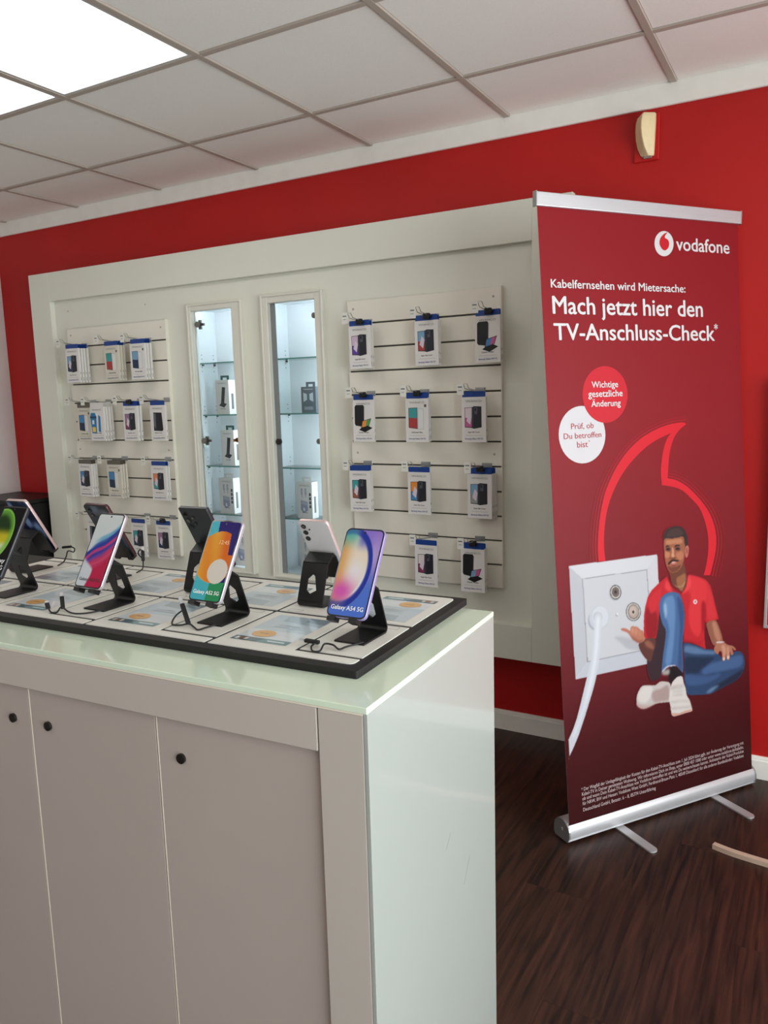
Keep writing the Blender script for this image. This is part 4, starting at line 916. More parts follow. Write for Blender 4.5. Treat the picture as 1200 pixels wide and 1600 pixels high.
('ring_motif',(160,32,42),0,[(0.1529,0.8663),(0.1527,0.8723),(0.1523,0.8807),(0.152,0.8906),(0.1519,0.9013),(0.1522,0.912),(0.1529,0.923),(0.1539,0.9346),(0.1553,0.9467),(0.1568,0.9588),(0.1586,0.9707),(0.1606,0.9823),(0.1627,0.9938),(0.1651,1.0052),(0.1678,1.0168),(0.1709,1.0286),(0.1744,1.0408),(0.1783,1.0533),(0.1824,1.0659),(0.187,1.0782),(0.192,1.09),(0.1974,1.1012),(0.2032,1.112),(0.2094,1.1226),(0.2159,1.1329),(0.2227,1.1431),(0.2297,1.1532),(0.237,1.1632),(0.2446,1.1729),(0.2525,1.1825),(0.261,1.192),(0.2699,1.2013),(0.2793,1.2106),(0.2891,1.2196),(0.2993,1.2284),(0.31,1.2368),(0.3212,1.2449),(0.3329,1.2527),(0.3451,1.2602),(0.3575,1.2673),(0.37,1.2738),(0.3828,1.2797),(0.3959,1.2851),(0.4092,1.2901),(0.4225,1.2946),(0.4358,1.2988),(0.4491,1.3027),(0.4624,1.3061),(0.4757,1.3091),(0.4891,1.3118),(0.5026,1.314),(0.5174,1.3157),(0.5334,1.3169),(0.5489,1.3177),(0.5623,1.3182),(0.5718,1.3187),(0.5712,1.3223),(0.5616,1.3218),(0.5482,1.3212),(0.5325,1.3204),(0.5164,1.3192),(0.5016,1.3175),(0.4879,1.3152),(0.4743,1.3125),(0.4608,1.3095),(0.4474,1.306),(0.434,1.3021),(0.4205,1.2979),(0.407,1.2933),(0.3936,1.2882),(0.3804,1.2828),(0.3675,1.2767),(0.3548,1.2702),(0.3422,1.263),(0.33,1.2555),(0.3181,1.2475),(0.3068,1.2394),(0.296,1.2309),(0.2857,1.222),(0.2758,1.2129),(0.2664,1.2035),(0.2574,1.1941),(0.2489,1.1846),(0.2408,1.1749),(0.2332,1.1651),(0.2259,1.1551),(0.2188,1.1449),(0.212,1.1346),(0.2054,1.1242),(0.1992,1.1136),(0.1933,1.1026),(0.1879,1.0913),(0.1829,1.0795),(0.1783,1.0671),(0.1741,1.0545),(0.1702,1.0419),(0.1667,1.0296),(0.1636,1.0178),(0.1608,1.0061),(0.1584,0.9946),(0.1563,0.9831),(0.1543,0.9714),(0.1525,0.9595),(0.151,0.9473),(0.1496,0.9352),(0.1486,0.9235),(0.1478,0.9125),(0.1475,0.9018),(0.1476,0.8911),(0.148,0.8811),(0.1483,0.8727),(0.1485,0.8667)],0.6),
('ring_motif',(160,32,42),0,[(0.4863,1.1305),(0.4917,1.1293),(0.4992,1.1279),(0.5082,1.1261),(0.5179,1.1236),(0.5275,1.1204),(0.5372,1.1164),(0.5476,1.1117),(0.5583,1.1063),(0.5691,1.1004),(0.5796,1.0939),(0.5899,1.0867),(0.6001,1.0789),(0.6103,1.0705),(0.6203,1.0617),(0.6301,1.0529),(0.6397,1.0438),(0.6492,1.0343),(0.6584,1.0247),(0.6671,1.015),(0.6749,1.0053),(0.6819,0.9959),(0.6881,0.9866),(0.6937,0.9772),(0.6988,0.9676),(0.7034,0.9576),(0.7077,0.9469),(0.7116,0.9358),(0.715,0.9245),(0.7177,0.9131),(0.7195,0.9019),(0.7205,0.8909),(0.7206,0.8799),(0.72,0.869),(0.719,0.8584),(0.7175,0.8481),(0.7156,0.8383),(0.7132,0.8289),(0.7103,0.8198),(0.7071,0.8106),(0.7039,0.8011),(0.7001,0.7905),(0.6956,0.7788),(0.6912,0.7675),(0.6873,0.7578),(0.6846,0.7509),(0.6895,0.7493),(0.6923,0.7562),(0.6961,0.766),(0.7006,0.7773),(0.705,0.789),(0.7088,0.7997),(0.7121,0.8092),(0.7153,0.8185),(0.7182,0.8278),(0.7207,0.8372),(0.7226,0.8471),(0.7241,0.8576),(0.7252,0.8684),(0.7257,0.8795),(0.7256,0.8907),(0.7246,0.9019),(0.7227,0.9132),(0.72,0.9247),(0.7166,0.9363),(0.7127,0.9475),(0.7083,0.9584),(0.7035,0.9686),(0.6984,0.9784),(0.6926,0.9879),(0.6863,0.9974),(0.6792,1.007),(0.6713,1.0167),(0.6625,1.0265),(0.6532,1.0363),(0.6435,1.0458),(0.6338,1.055),(0.624,1.064),(0.6139,1.0728),(0.6035,1.0813),(0.5931,1.0893),(0.5826,1.0966),(0.5719,1.1032),(0.5609,1.1092),(0.55,1.1147),(0.5394,1.1195),(0.5294,1.1236),(0.5196,1.1269),(0.5098,1.1294),(0.5006,1.1313),(0.4929,1.1328),(0.4874,1.1339)],0.6),
('ring_motif',(150,32,40),0,[(0.1394,0.8674),(0.1392,0.8734),(0.1388,0.8819),(0.1385,0.8919),(0.1384,0.9028),(0.1387,0.9136),(0.1395,0.9246),(0.1406,0.9364),(0.1419,0.9487),(0.1435,0.961),(0.1453,0.973),(0.1473,0.9847),(0.1494,0.9964),(0.1519,1.008),(0.1546,1.0198),(0.1578,1.0318),(0.1614,1.0441),(0.1653,1.0569),(0.1695,1.0696),(0.1742,1.0822),(0.1793,1.0942),(0.1848,1.1057),(0.1907,1.1168),(0.1971,1.1276),(0.2037,1.1382),(0.2107,1.1486),(0.2178,1.159),(0.2252,1.1691),(0.233,1.1791),(0.2411,1.1889),(0.2498,1.1986),(0.2589,1.2082),(0.2686,1.2177),(0.2786,1.227),(0.2891,1.2361),(0.3001,1.2447),(0.3117,1.2531),(0.3238,1.2612),(0.3363,1.2689),(0.3491,1.2762),(0.3621,1.283),(0.3753,1.2891),(0.3888,1.2948),(0.4025,1.2999),(0.4163,1.3046),(0.4301,1.309),(0.4438,1.313),(0.4576,1.3166),(0.4715,1.3198),(0.4854,1.3225),(0.4994,1.3248),(0.5145,1.3266),(0.5308,1.3278),(0.5466,1.3287),(0.5603,1.3293),(0.5699,1.3298),(0.5695,1.3326),(0.5598,1.3321),(0.5461,1.3315),(0.5302,1.3306),(0.5138,1.3293),(0.4985,1.3275),(0.4845,1.3252),(0.4705,1.3224),(0.4565,1.3192),(0.4425,1.3156),(0.4287,1.3115),(0.4148,1.3071),(0.4008,1.3024),(0.387,1.2972),(0.3734,1.2915),(0.3601,1.2853),(0.347,1.2785),(0.3341,1.2711),(0.3215,1.2633),(0.3093,1.2551),(0.2976,1.2467),(0.2866,1.238),(0.276,1.2288),(0.2659,1.2195),(0.2562,1.2099),(0.247,1.2002),(0.2383,1.1905),(0.2301,1.1806),(0.2223,1.1706),(0.2148,1.1604),(0.2077,1.15),(0.2007,1.1395),(0.194,1.1288),(0.1876,1.1179),(0.1816,1.1068),(0.1761,1.0953),(0.171,1.0832),(0.1663,1.0706),(0.162,1.0577),(0.1581,1.045),(0.1545,1.0325),(0.1514,1.0205),(0.1486,1.0087),(0.1461,0.997),(0.144,0.9853),(0.142,0.9736),(0.1402,0.9615),(0.1386,0.9492),(0.1372,0.9369),(0.1362,0.9251),(0.1354,0.914),(0.1351,0.9031),(0.1352,0.8923),(0.1355,0.8822),(0.1359,0.8737),(0.1361,0.8676)],0.6),
('ring_motif',(150,32,40),0,[(0.4898,1.1411),(0.4955,1.14),(0.5035,1.1384),(0.5131,1.1364),(0.5233,1.1338),(0.5335,1.1304),(0.5439,1.1261),(0.555,1.1211),(0.5665,1.1154),(0.578,1.1091),(0.5891,1.1022),(0.5999,1.0947),(0.6107,1.0866),(0.6213,1.0778),(0.6317,1.0688),(0.6418,1.0596),(0.6517,1.0502),(0.6616,1.0405),(0.6712,1.0305),(0.6801,1.0204),(0.6883,1.0104),(0.6956,1.0005),(0.7022,0.9907),(0.7082,0.9808),(0.7136,0.9706),(0.7185,0.96),(0.7231,0.9489),(0.7271,0.9372),(0.7307,0.9253),(0.7335,0.9134),(0.7354,0.9017),(0.7365,0.8901),(0.7366,0.8785),(0.736,0.8671),(0.7349,0.8559),(0.7335,0.8452),(0.7315,0.835),(0.729,0.8253),(0.726,0.8158),(0.7227,0.8064),(0.7194,0.7967),(0.7155,0.7858),(0.7111,0.7741),(0.7066,0.7627),(0.7027,0.7529),(0.7,0.746),(0.7038,0.7448),(0.7066,0.7517),(0.7105,0.7615),(0.7149,0.7729),(0.7194,0.7847),(0.7233,0.7955),(0.7267,0.8053),(0.7299,0.8148),(0.7329,0.8244),(0.7355,0.8341),(0.7374,0.8444),(0.7389,0.8553),(0.74,0.8666),(0.7406,0.8782),(0.7405,0.8899),(0.7394,0.9016),(0.7374,0.9134),(0.7346,0.9255),(0.731,0.9375),(0.7269,0.9493),(0.7223,0.9607),(0.7173,0.9714),(0.7118,0.9817),(0.7058,0.9917),(0.6991,1.0017),(0.6917,1.0117),(0.6834,1.0218),(0.6744,1.032),(0.6647,1.042),(0.6548,1.0518),(0.6447,1.0613),(0.6345,1.0706),(0.624,1.0797),(0.6133,1.0885),(0.6024,1.0968),(0.5915,1.1043),(0.5802,1.1112),(0.5685,1.1176),(0.5569,1.1234),(0.5456,1.1285),(0.5351,1.1329),(0.5247,1.1363),(0.5143,1.139),(0.5046,1.1411),(0.4965,1.1426),(0.4907,1.1438)],0.6),
('socket_picture',(206,204,208),0,[(0.0509,0.8625),(0.4215,0.8595),(0.4291,0.4859),(0.0553,0.4873)],0.7),
('socket_picture',(192,190,196),0,[(0.0509,0.8625),(0.1023,0.815),(0.1062,0.5379),(0.0553,0.4873)],0.7),
('socket_picture',(214,212,216),0,[(0.0509,0.8625),(0.4215,0.8595),(0.3734,0.8118),(0.1023,0.815)],0.7),
('socket_picture',(210,206,210),0,[(0.4215,0.8595),(0.4291,0.4859),(0.3858,0.5369),(0.3734,0.8118)],0.7),
('socket_picture',(196,196,204),0,[(0.0553,0.4873),(0.1062,0.5379),(0.3858,0.5369),(0.4291,0.4859)],0.7),
('socket_picture',(120,118,122),0,[(0.1016,0.8157),(0.3742,0.8123),(0.3865,0.5361),(0.1054,0.5368)],0.7),
('socket_picture',(204,202,206),0,[(0.1033,0.8141),(0.3723,0.8111),(0.3847,0.5376),(0.1073,0.5382)],0.7),
('socket_picture',(184,182,188),1,[(0.2196,0.603),(0.2769,0.5906),(0.327,0.5617),(0.3474,0.5227),(0.3258,0.5383),(0.2749,0.553),(0.2471,0.5782)],1.9),
('socket_picture',(178,176,182),0,[(0.259,0.7467),(0.258,0.7409),(0.2558,0.7357),(0.2524,0.7312),(0.2481,0.7276),(0.2431,0.7252),(0.2376,0.7241),(0.2318,0.7242),(0.2262,0.7257),(0.2209,0.7284),(0.2162,0.7322),(0.2124,0.737),(0.2097,0.7423),(0.2081,0.7481),(0.2078,0.754),(0.2088,0.7596),(0.211,0.7649),(0.2143,0.7694),(0.2185,0.7729),(0.2235,0.7753),(0.229,0.7765),(0.2348,0.7764),(0.2404,0.7749),(0.2457,0.7723),(0.2504,0.7685),(0.2542,0.7638),(0.257,0.7584),(0.2586,0.7526)],0.8),
('socket_picture',(70,62,60),0,[(0.2595,0.7495),(0.2586,0.7441),(0.2566,0.7392),(0.2535,0.7349),(0.2495,0.7316),(0.2449,0.7293),(0.2398,0.7283),(0.2346,0.7284),(0.2294,0.7298),(0.2245,0.7323),(0.2203,0.7359),(0.2168,0.7402),(0.2143,0.7453),(0.2129,0.7506),(0.2126,0.7561),(0.2135,0.7614),(0.2155,0.7663),(0.2185,0.7705),(0.2224,0.7739),(0.227,0.7762),(0.2321,0.7773),(0.2373,0.7772),(0.2425,0.7758),(0.2474,0.7733),(0.2517,0.7698),(0.2552,0.7654),(0.2577,0.7604),(0.2592,0.755)],0.8),
('socket_picture',(205,198,192),0,[(0.2566,0.7499),(0.2558,0.7451),(0.254,0.7407),(0.2513,0.7369),(0.2479,0.7339),(0.2438,0.7318),(0.2393,0.7308),(0.2347,0.731),(0.2302,0.7322),(0.2259,0.7344),(0.2222,0.7376),(0.2191,0.7415),(0.2169,0.746),(0.2156,0.7508),(0.2154,0.7557),(0.2162,0.7605),(0.218,0.7649),(0.2206,0.7687),(0.2241,0.7716),(0.2281,0.7737),(0.2326,0.7747),(0.2372,0.7746),(0.2417,0.7734),(0.246,0.7712),(0.2498,0.7681),(0.2528,0.7642),(0.2551,0.7597),(0.2564,0.7548)],0.8),
('socket_picture',(78,70,66),0,[(0.2516,0.7512),(0.251,0.7475),(0.2497,0.7442),(0.2476,0.7414),(0.245,0.7391),(0.2419,0.7376),(0.2386,0.7368),(0.235,0.7369),(0.2316,0.7378),(0.2284,0.7395),(0.2255,0.7419),(0.2232,0.7449),(0.2215,0.7483),(0.2206,0.7519),(0.2204,0.7556),(0.221,0.7592),(0.2223,0.7625),(0.2244,0.7653),(0.227,0.7676),(0.23,0.7691),(0.2334,0.7699),(0.2369,0.7698),(0.2403,0.7689),(0.2436,0.7672),(0.2464,0.7649),(0.2488,0.7619),(0.2505,0.7585),(0.2515,0.7549)],0.8),
('socket_picture',(128,112,106),0,[(0.2495,0.7515),(0.249,0.7483),(0.2478,0.7455),(0.2461,0.743),(0.2438,0.7411),(0.2411,0.7398),(0.2382,0.7391),(0.2352,0.7392),(0.2322,0.74),(0.2294,0.7414),(0.2269,0.7435),(0.2249,0.746),(0.2235,0.749),(0.2227,0.7521),(0.2225,0.7553),(0.223,0.7584),(0.2242,0.7612),(0.2259,0.7637),(0.2282,0.7656),(0.2308,0.767),(0.2337,0.7676),(0.2368,0.7675),(0.2397,0.7668),(0.2425,0.7653),(0.245,0.7633),(0.247,0.7607),(0.2485,0.7578),(0.2493,0.7547)],0.8),
('socket_picture',(96,84,80),0,[(0.2452,0.7521),(0.2449,0.75),(0.2441,0.748),(0.2429,0.7463),(0.2413,0.745),(0.2395,0.7441),(0.2375,0.7437),(0.2354,0.7437),(0.2334,0.7443),(0.2315,0.7453),(0.2298,0.7467),(0.2284,0.7484),(0.2274,0.7504),(0.2269,0.7525),(0.2267,0.7547),(0.2271,0.7568),(0.2279,0.7587),(0.2291,0.7604),(0.2306,0.7617),(0.2325,0.7626),(0.2344,0.7631),(0.2365,0.763),(0.2386,0.7625),(0.2405,0.7615),(0.2422,0.7601),(0.2435,0.7584),(0.2445,0.7564),(0.2451,0.7542)],0.8),
('socket_picture',(40,34,32),0,[(0.2392,0.7529),(0.239,0.7522),(0.2388,0.7515),(0.2384,0.7509),(0.2378,0.7504),(0.2372,0.7501),(0.2365,0.75),(0.2358,0.75),(0.2351,0.7502),(0.2344,0.7505),(0.2338,0.751),(0.2334,0.7516),(0.233,0.7523),(0.2328,0.7531),(0.2328,0.7538),(0.2329,0.7546),(0.2332,0.7553),(0.2336,0.7559),(0.2341,0.7563),(0.2348,0.7566),(0.2354,0.7568),(0.2362,0.7568),(0.2369,0.7566),(0.2375,0.7562),(0.2381,0.7558),(0.2386,0.7551),(0.2389,0.7544),(0.2391,0.7537)],0.8),
('socket_picture',(80,74,72),0,[(0.3402,0.671),(0.339,0.6641),(0.3362,0.6577),(0.3321,0.6522),(0.3267,0.648),(0.3204,0.6451),(0.3134,0.6439),(0.3062,0.6442),(0.2991,0.6461),(0.2925,0.6495),(0.2866,0.6542),(0.2819,0.66),(0.2784,0.6666),(0.2764,0.6737),(0.276,0.6808),(0.2772,0.6877),(0.2799,0.694),(0.284,0.6994),(0.2893,0.7037),(0.2956,0.7065),(0.3024,0.7079),(0.3096,0.7076),(0.3167,0.7058),(0.3234,0.7024),(0.3293,0.6977),(0.3341,0.6919),(0.3377,0.6853),(0.3397,0.6782)],0.8),
('socket_picture',(212,206,202),0,[(0.3372,0.6715),(0.3361,0.6651),(0.3336,0.6592),(0.3298,0.6542),(0.325,0.6503),(0.3192,0.6477),(0.3129,0.6465),(0.3064,0.6468),(0.2999,0.6485),(0.2939,0.6517),(0.2886,0.656),(0.2842,0.6613),(0.2811,0.6673),(0.2793,0.6738),(0.2789,0.6804),(0.28,0.6867),(0.2824,0.6925),(0.2862,0.6975),(0.291,0.7014),(0.2967,0.704),(0.303,0.7053),(0.3095,0.705),(0.3159,0.7033),(0.322,0.7003),(0.3274,0.696),(0.3318,0.6907),(0.335,0.6846),(0.3368,0.6781)],0.8),
('socket_picture',(88,78,74),0,[(0.3328,0.6722),(0.3319,0.6666),(0.3298,0.6616),(0.3267,0.6573),(0.3227,0.6539),(0.3179,0.6516),(0.3127,0.6505),(0.3073,0.6507),(0.302,0.6522),(0.297,0.6548),(0.2926,0.6585),(0.289,0.6631),(0.2865,0.6683),(0.285,0.6738),(0.2847,0.6795),(0.2856,0.685),(0.2876,0.69),(0.2907,0.6943),(0.2947,0.6977),(0.2994,0.7),(0.3046,0.7011),(0.31,0.7009),(0.3153,0.6995),(0.3203,0.6969),(0.3247,0.6932),(0.3283,0.6886),(0.331,0.6834),(0.3325,0.6778)],0.8),
('socket_picture',(178,158,148),0,[(0.3306,0.6731),(0.3298,0.668),(0.3279,0.6634),(0.3251,0.6594),(0.3214,0.6562),(0.3171,0.6541),(0.3124,0.6531),(0.3075,0.6533),(0.3026,0.6547),(0.2981,0.6571),(0.2941,0.6605),(0.2908,0.6647),(0.2885,0.6694),(0.2871,0.6745),(0.2869,0.6797),(0.2877,0.6848),(0.2896,0.6894),(0.2924,0.6933),(0.296,0.6965),(0.3003,0.6986),(0.305,0.6996),(0.3099,0.6995),(0.3147,0.6982),(0.3193,0.6958),(0.3233,0.6924),(0.3266,0.6882),(0.329,0.6834),(0.3303,0.6783)],0.8),
('socket_picture',(196,176,166),0,[(0.3205,0.6769),(0.3199,0.6735),(0.3187,0.6704),(0.3168,0.6677),(0.3143,0.6656),(0.3115,0.6642),(0.3083,0.6635),(0.3051,0.6636),(0.3018,0.6645),(0.2988,0.6661),(0.2962,0.6684),(0.294,0.6712),(0.2924,0.6744),(0.2915,0.6779),(0.2914,0.6814),(0.2919,0.6848),(0.2931,0.6879),(0.295,0.6906),(0.2975,0.6927),(0.3003,0.6941),(0.3035,0.6948),(0.3067,0.6947),(0.3099,0.6938),(0.313,0.6922),(0.3156,0.69),(0.3178,0.6871),(0.3194,0.6839),(0.3203,0.6805)],0.8),
('socket_picture',(60,46,42),0,[(0.3119,0.6748),(0.3117,0.6737),(0.3113,0.6728),(0.3107,0.672),(0.3099,0.6714),(0.309,0.671),(0.308,0.6708),(0.3069,0.6709),(0.3059,0.6711),(0.3049,0.6716),(0.304,0.6723),(0.3033,0.6732),(0.3028,0.6741),(0.3025,0.6752),(0.3024,0.6762),(0.3026,0.6772),(0.303,0.6781),(0.3036,0.6789),(0.3044,0.6795),(0.3053,0.6799),(0.3063,0.6801),(0.3074,0.6801),(0.3085,0.6798),(0.3094,0.6793),(0.3103,0.6786),(0.311,0.6778),(0.3115,0.6768),(0.3118,0.6758)],0.8),
('socket_picture',(150,150,154),0,[(0.2417,0.6751),(0.2415,0.674),(0.241,0.6729),(0.2404,0.6721),(0.2396,0.6714),(0.2386,0.6709),(0.2375,0.6707),(0.2364,0.6707),(0.2353,0.671),(0.2342,0.6716),(0.2333,0.6723),(0.2326,0.6733),(0.232,0.6743),(0.2317,0.6755),(0.2317,0.6766),(0.2319,0.6778),(0.2323,0.6788),(0.2329,0.6797),(0.2338,0.6804),(0.2348,0.6808),(0.2358,0.681),(0.2369,0.681),(0.2381,0.6807),(0.2391,0.6802),(0.24,0.6794),(0.2407,0.6785),(0.2413,0.6774),(0.2416,0.6763)],0.8),
('socket_picture',(226,226,228),0,[(0.2436,0.6771),(0.2434,0.6761),(0.243,0.6752),(0.2424,0.6744),(0.2416,0.6738),(0.2407,0.6734),(0.2397,0.6732),(0.2387,0.6733),(0.2376,0.6735),(0.2367,0.674),(0.2358,0.6747),(0.2351,0.6755),(0.2346,0.6765),(0.2344,0.6775),(0.2343,0.6785),(0.2345,0.6795),(0.2349,0.6804),(0.2355,0.6812),(0.2362,0.6818),(0.2371,0.6822),(0.2381,0.6824),(0.2392,0.6824),(0.2402,0.6821),(0.2412,0.6816),(0.242,0.6809),(0.2427,0.6801),(0.2432,0.6792),(0.2435,0.6781)],0.8),
('socket_picture',(168,168,178),0,[(0.1856,0.6632),(0.1843,0.6559),(0.1813,0.6492),(0.1767,0.6435),(0.1709,0.6391),(0.164,0.6362),(0.1565,0.6349),(0.1487,0.6354),(0.141,0.6375),(0.1339,0.6411),(0.1275,0.6461),(0.1224,0.6523),(0.1187,0.6592),(0.1166,0.6666),(0.1161,0.6741),(0.1174,0.6813),(0.1204,0.6879),(0.1249,0.6935),(0.1306,0.6979),(0.1374,0.7009),(0.1449,0.7022),(0.1526,0.7019),(0.1603,0.6998),(0.1675,0.6963),(0.1739,0.6913),(0.1792,0.6852),(0.183,0.6782),(0.1851,0.6707)],0.8),
('socket_picture',(200,200,206),0,[(0.2019,0.6692),(0.2004,0.66),(0.1969,0.6516),(0.1916,0.6444),(0.1848,0.6388),(0.1768,0.635),(0.1682,0.6333),(0.1592,0.6337),(0.1503,0.6362),(0.142,0.6406),(0.1348,0.6468),(0.1289,0.6544),(0.1246,0.6631),(0.1222,0.6723),(0.1218,0.6817),(0.1233,0.6908),(0.1268,0.6991),(0.132,0.7062),(0.1387,0.7118),(0.1465,0.7156),(0.1551,0.7174),(0.164,0.7172),(0.1729,0.7148),(0.1812,0.7104),(0.1886,0.7043),(0.1946,0.6967),(0.199,0.688),(0.2014,0.6787)],0.8),
('socket_picture',(212,212,218),0,[(0.2004,0.6737),(0.1991,0.666),(0.1962,0.6588),(0.1918,0.6527),(0.1862,0.648),(0.1797,0.6448),(0.1725,0.6433),(0.165,0.6436),(0.1577,0.6456),(0.1509,0.6494),(0.1449,0.6546),(0.14,0.661),(0.1365,0.6683),(0.1345,0.6761),(0.1341,0.684),(0.1354,0.6917),(0.1383,0.6987),(0.1426,0.7048),(0.1481,0.7095),(0.1546,0.7128),(0.1617,0.7143),(0.1691,0.7141),(0.1765,0.7121),(0.1833,0.7085),(0.1894,0.7033),(0.1944,0.6969),(0.198,0.6896),(0.2,0.6817)],0.8),
('socket_picture',(196,196,204),0,[(0.1768,0.676),(0.176,0.6719),(0.1743,0.6682),(0.1717,0.665),(0.1683,0.6626),(0.1643,0.661),(0.16,0.6603),(0.1555,0.6605),(0.151,0.6617),(0.1468,0.6637),(0.1431,0.6665),(0.1401,0.67),(0.138,0.6739),(0.1367,0.678),(0.1364,0.6822),(0.1372,0.6863),(0.1389,0.69),(0.1415,0.6931),(0.1449,0.6956),(0.1488,0.6972),(0.1531,0.6979),(0.1576,0.6977),(0.1621,0.6965),(0.1663,0.6945),(0.17,0.6917),(0.173,0.6883),(0.1752,0.6844),(0.1765,0.6802)],0.8),
('socket_picture',(206,206,214),1,[(0.1438,0.6802),(0.1604,0.6907),(0.173,0.6757),(0.1689,0.6285),(0.1571,0.543),(0.1368,0.472),(0.1057,0.3987),(0.057,0.2986),(0.0147,0.2329),(0.0141,0.2331),(0.015,0.2924),(0.0155,0.2923),(0.0496,0.3509),(0.0938,0.467),(0.1227,0.5491),(0.1384,0.6335)],0.9),
('socket_picture',(224,224,230),1,[(0.1515,0.6747),(0.1637,0.6772),(0.1593,0.6257),(0.1465,0.5449),(0.1262,0.474),(0.0951,0.4009),(0.0471,0.3096),(0.0333,0.2994),(0.078,0.3823),(0.1104,0.477),(0.1319,0.5475),(0.145,0.6324)],1.9),
('person_picture',(58,40,46),1,[(0.4065,0.6624),(0.4272,0.6779),(0.445,0.6317),(0.4509,0.587),(0.433,0.5084),(0.4241,0.4501),(0.4068,0.4249),(0.371,0.4285),(0.3575,0.4749),(0.3638,0.5205),(0.3817,0.561)],0.9),
('person_picture',(200,190,186),1,[(0.3044,0.3613),(0.309,0.3869),(0.3269,0.4099),(0.3437,0.4133),(0.3905,0.4056),(0.4114,0.4137),(0.4386,0.4094),(0.4571,0.401),(0.4596,0.3789),(0.4559,0.3375),(0.4282,0.3363),(0.394,0.3392),(0.3564,0.3334),(0.3296,0.3335),(0.3086,0.3471)],0.9),
('person_picture',(222,212,206),1,[(0.312,0.381),(0.33,0.4053),(0.3468,0.4087),(0.3768,0.4016),(0.372,0.3744),(0.3507,0.3519),(0.3339,0.3526),(0.3177,0.3612)],1.9),
('person_picture',(176,150,146),1,[(0.3758,0.3817),(0.4102,0.3911),(0.4414,0.3959),(0.4527,0.3802),(0.4492,0.3429),(0.4215,0.3417),(0.3875,0.3445),(0.3747,0.3605)],1.9),
('person_picture',(206,192,186),1,[(0.392,0.4),(0.4145,0.4078),(0.4418,0.4052),(0.4309,0.3938),(0.4034,0.3898)],1.9),
('person_picture',(196,160,152),1,[(0.3077,0.3606),(0.3203,0.3487),(0.3567,0.3387),(0.3942,0.3418),(0.3564,0.3326),(0.3279,0.3338),(0.3086,0.3471)],1.9),
('person_picture',(48,70,106),1,[(0.528,0.5332),(0.5836,0.5158),(0.6293,0.4951),(0.676,0.4822),(0.7138,0.4461),(0.7628,0.4599),(0.7962,0.4588),(0.8166,0.4396),(0.8218,0.407),(0.8099,0.3757),(0.7768,0.3535),(0.7142,0.3398),(0.6482,0.3269),(0.5843,0.3336),(0.5384,0.3446),(0.5279,0.3731),(0.5247,0.4123),(0.5275,0.4759)],0.9),
('person_picture',(34,48,72),1,[(0.5339,0.4796),(0.5986,0.4714),(0.6708,0.4586),(0.6355,0.4372),(0.6073,0.4261),(0.5898,0.4131),(0.5542,0.4191),(0.5302,0.4248)],1.9),
('person_picture',(70,98,142),1,[(0.6134,0.4201),(0.657,0.4366),(0.7091,0.4387),(0.7622,0.4442),(0.8024,0.4438),(0.8115,0.4222),(0.7986,0.4012),(0.7428,0.398),(0.6728,0.401),(0.6191,0.4028)],1.9),
('person_picture',(62,88,130),1,[(0.5311,0.416),(0.5789,0.4054),(0.638,0.3944),(0.6986,0.393),(0.6718,0.375),(0.6112,0.3668),(0.5523,0.3749),(0.5328,0.3883)],1.9),
('person_picture',(36,44,64),1,[(0.644,0.3294),(0.7142,0.3398),(0.7768,0.3535),(0.8109,0.3772),(0.814,0.3884),(0.7597,0.375),(0.6973,0.3586),(0.6534,0.3489)],1.9),
('person_picture',(98,124,160),1,[(0.627,0.3344),(0.6534,0.3489),(0.6904,0.35),(0.6659,0.3366),(0.644,0.3294)],1.9),
('person_picture',(92,118,156),1,[(0.5358,0.5223),(0.5833,0.5094),(0.6291,0.4903),(0.6716,0.4797),(0.6711,0.4667),(0.6157,0.4748),(0.5366,0.4935)],1.9),
('person_picture',(46,68,100),1,[(0.5347,0.497),(0.578,0.483),(0.6667,0.4659),(0.6665,0.4594),(0.5776,0.4751),(0.5342,0.4859)],1.9),
('person_picture',(196,38,46),0,[(0.4596,0.7778),(0.4224,0.7582),(0.3899,0.7382),(0.3732,0.7183),(0.3602,0.6868),(0.3528,0.6544),(0.348,0.588),(0.353,0.5748),(0.4015,0.569),(0.4118,0.6001),(0.4117,0.6058),(0.4223,0.66),(0.4323,0.7019),(0.4572,0.7184),(0.4895,0.7201),(0.5212,0.7015),(0.5322,0.6717),(0.5387,0.6329),(0.5299,0.5742),(0.5282,0.5379),(0.5632,0.5289),(0.6003,0.5114),(0.6301,0.4927),(0.6262,0.5424),(0.6261,0.6034),(0.6374,0.5882),(0.6986,0.5938),(0.6863,0.6328),(0.676,0.6761),(0.662,0.7228),(0.6405,0.7454),(0.6025,0.7613),(0.5614,0.7711),(0.5481,0.7322),(0.5265,0.7086),(0.4782,0.7387),(0.4619,0.7765)],0.9),
('person_picture',(222,54,60),1,[(0.5612,0.768),(0.6023,0.7578),(0.6353,0.7423),(0.6512,0.7179),(0.6406,0.6652),(0.6221,0.6297),(0.6132,0.567),(0.5932,0.5446),(0.5613,0.5818),(0.5556,0.6398),(0.5703,0.6913),(0.5552,0.7249)],1.9),
('person_picture',(168,28,38),1,[(0.617,0.6591),(0.6321,0.6665),(0.639,0.6271),(0.6314,0.5962),(0.6243,0.5588),(0.6147,0.5732)],1.9),
('person_picture',(150,26,36),1,[(0.3604,0.6644),(0.3757,0.6845),(0.4008,0.6695),(0.4134,0.6338),(0.4019,0.5769),(0.3618,0.579)],1.9),
('person_picture',(206,46,54),1,[(0.3734,0.696),(0.3978,0.7259),(0.4333,0.7433),(0.4315,0.7076),(0.4065,0.6686),(0.3831,0.661)],1.9),
('person_picture',(214,52,58),1,[(0.643,0.7254),(0.6633,0.7003),(0.6784,0.6501),(0.6893,0.6001),(0.6463,0.5971),(0.6395,0.6398),(0.6456,0.6837)],1.9),
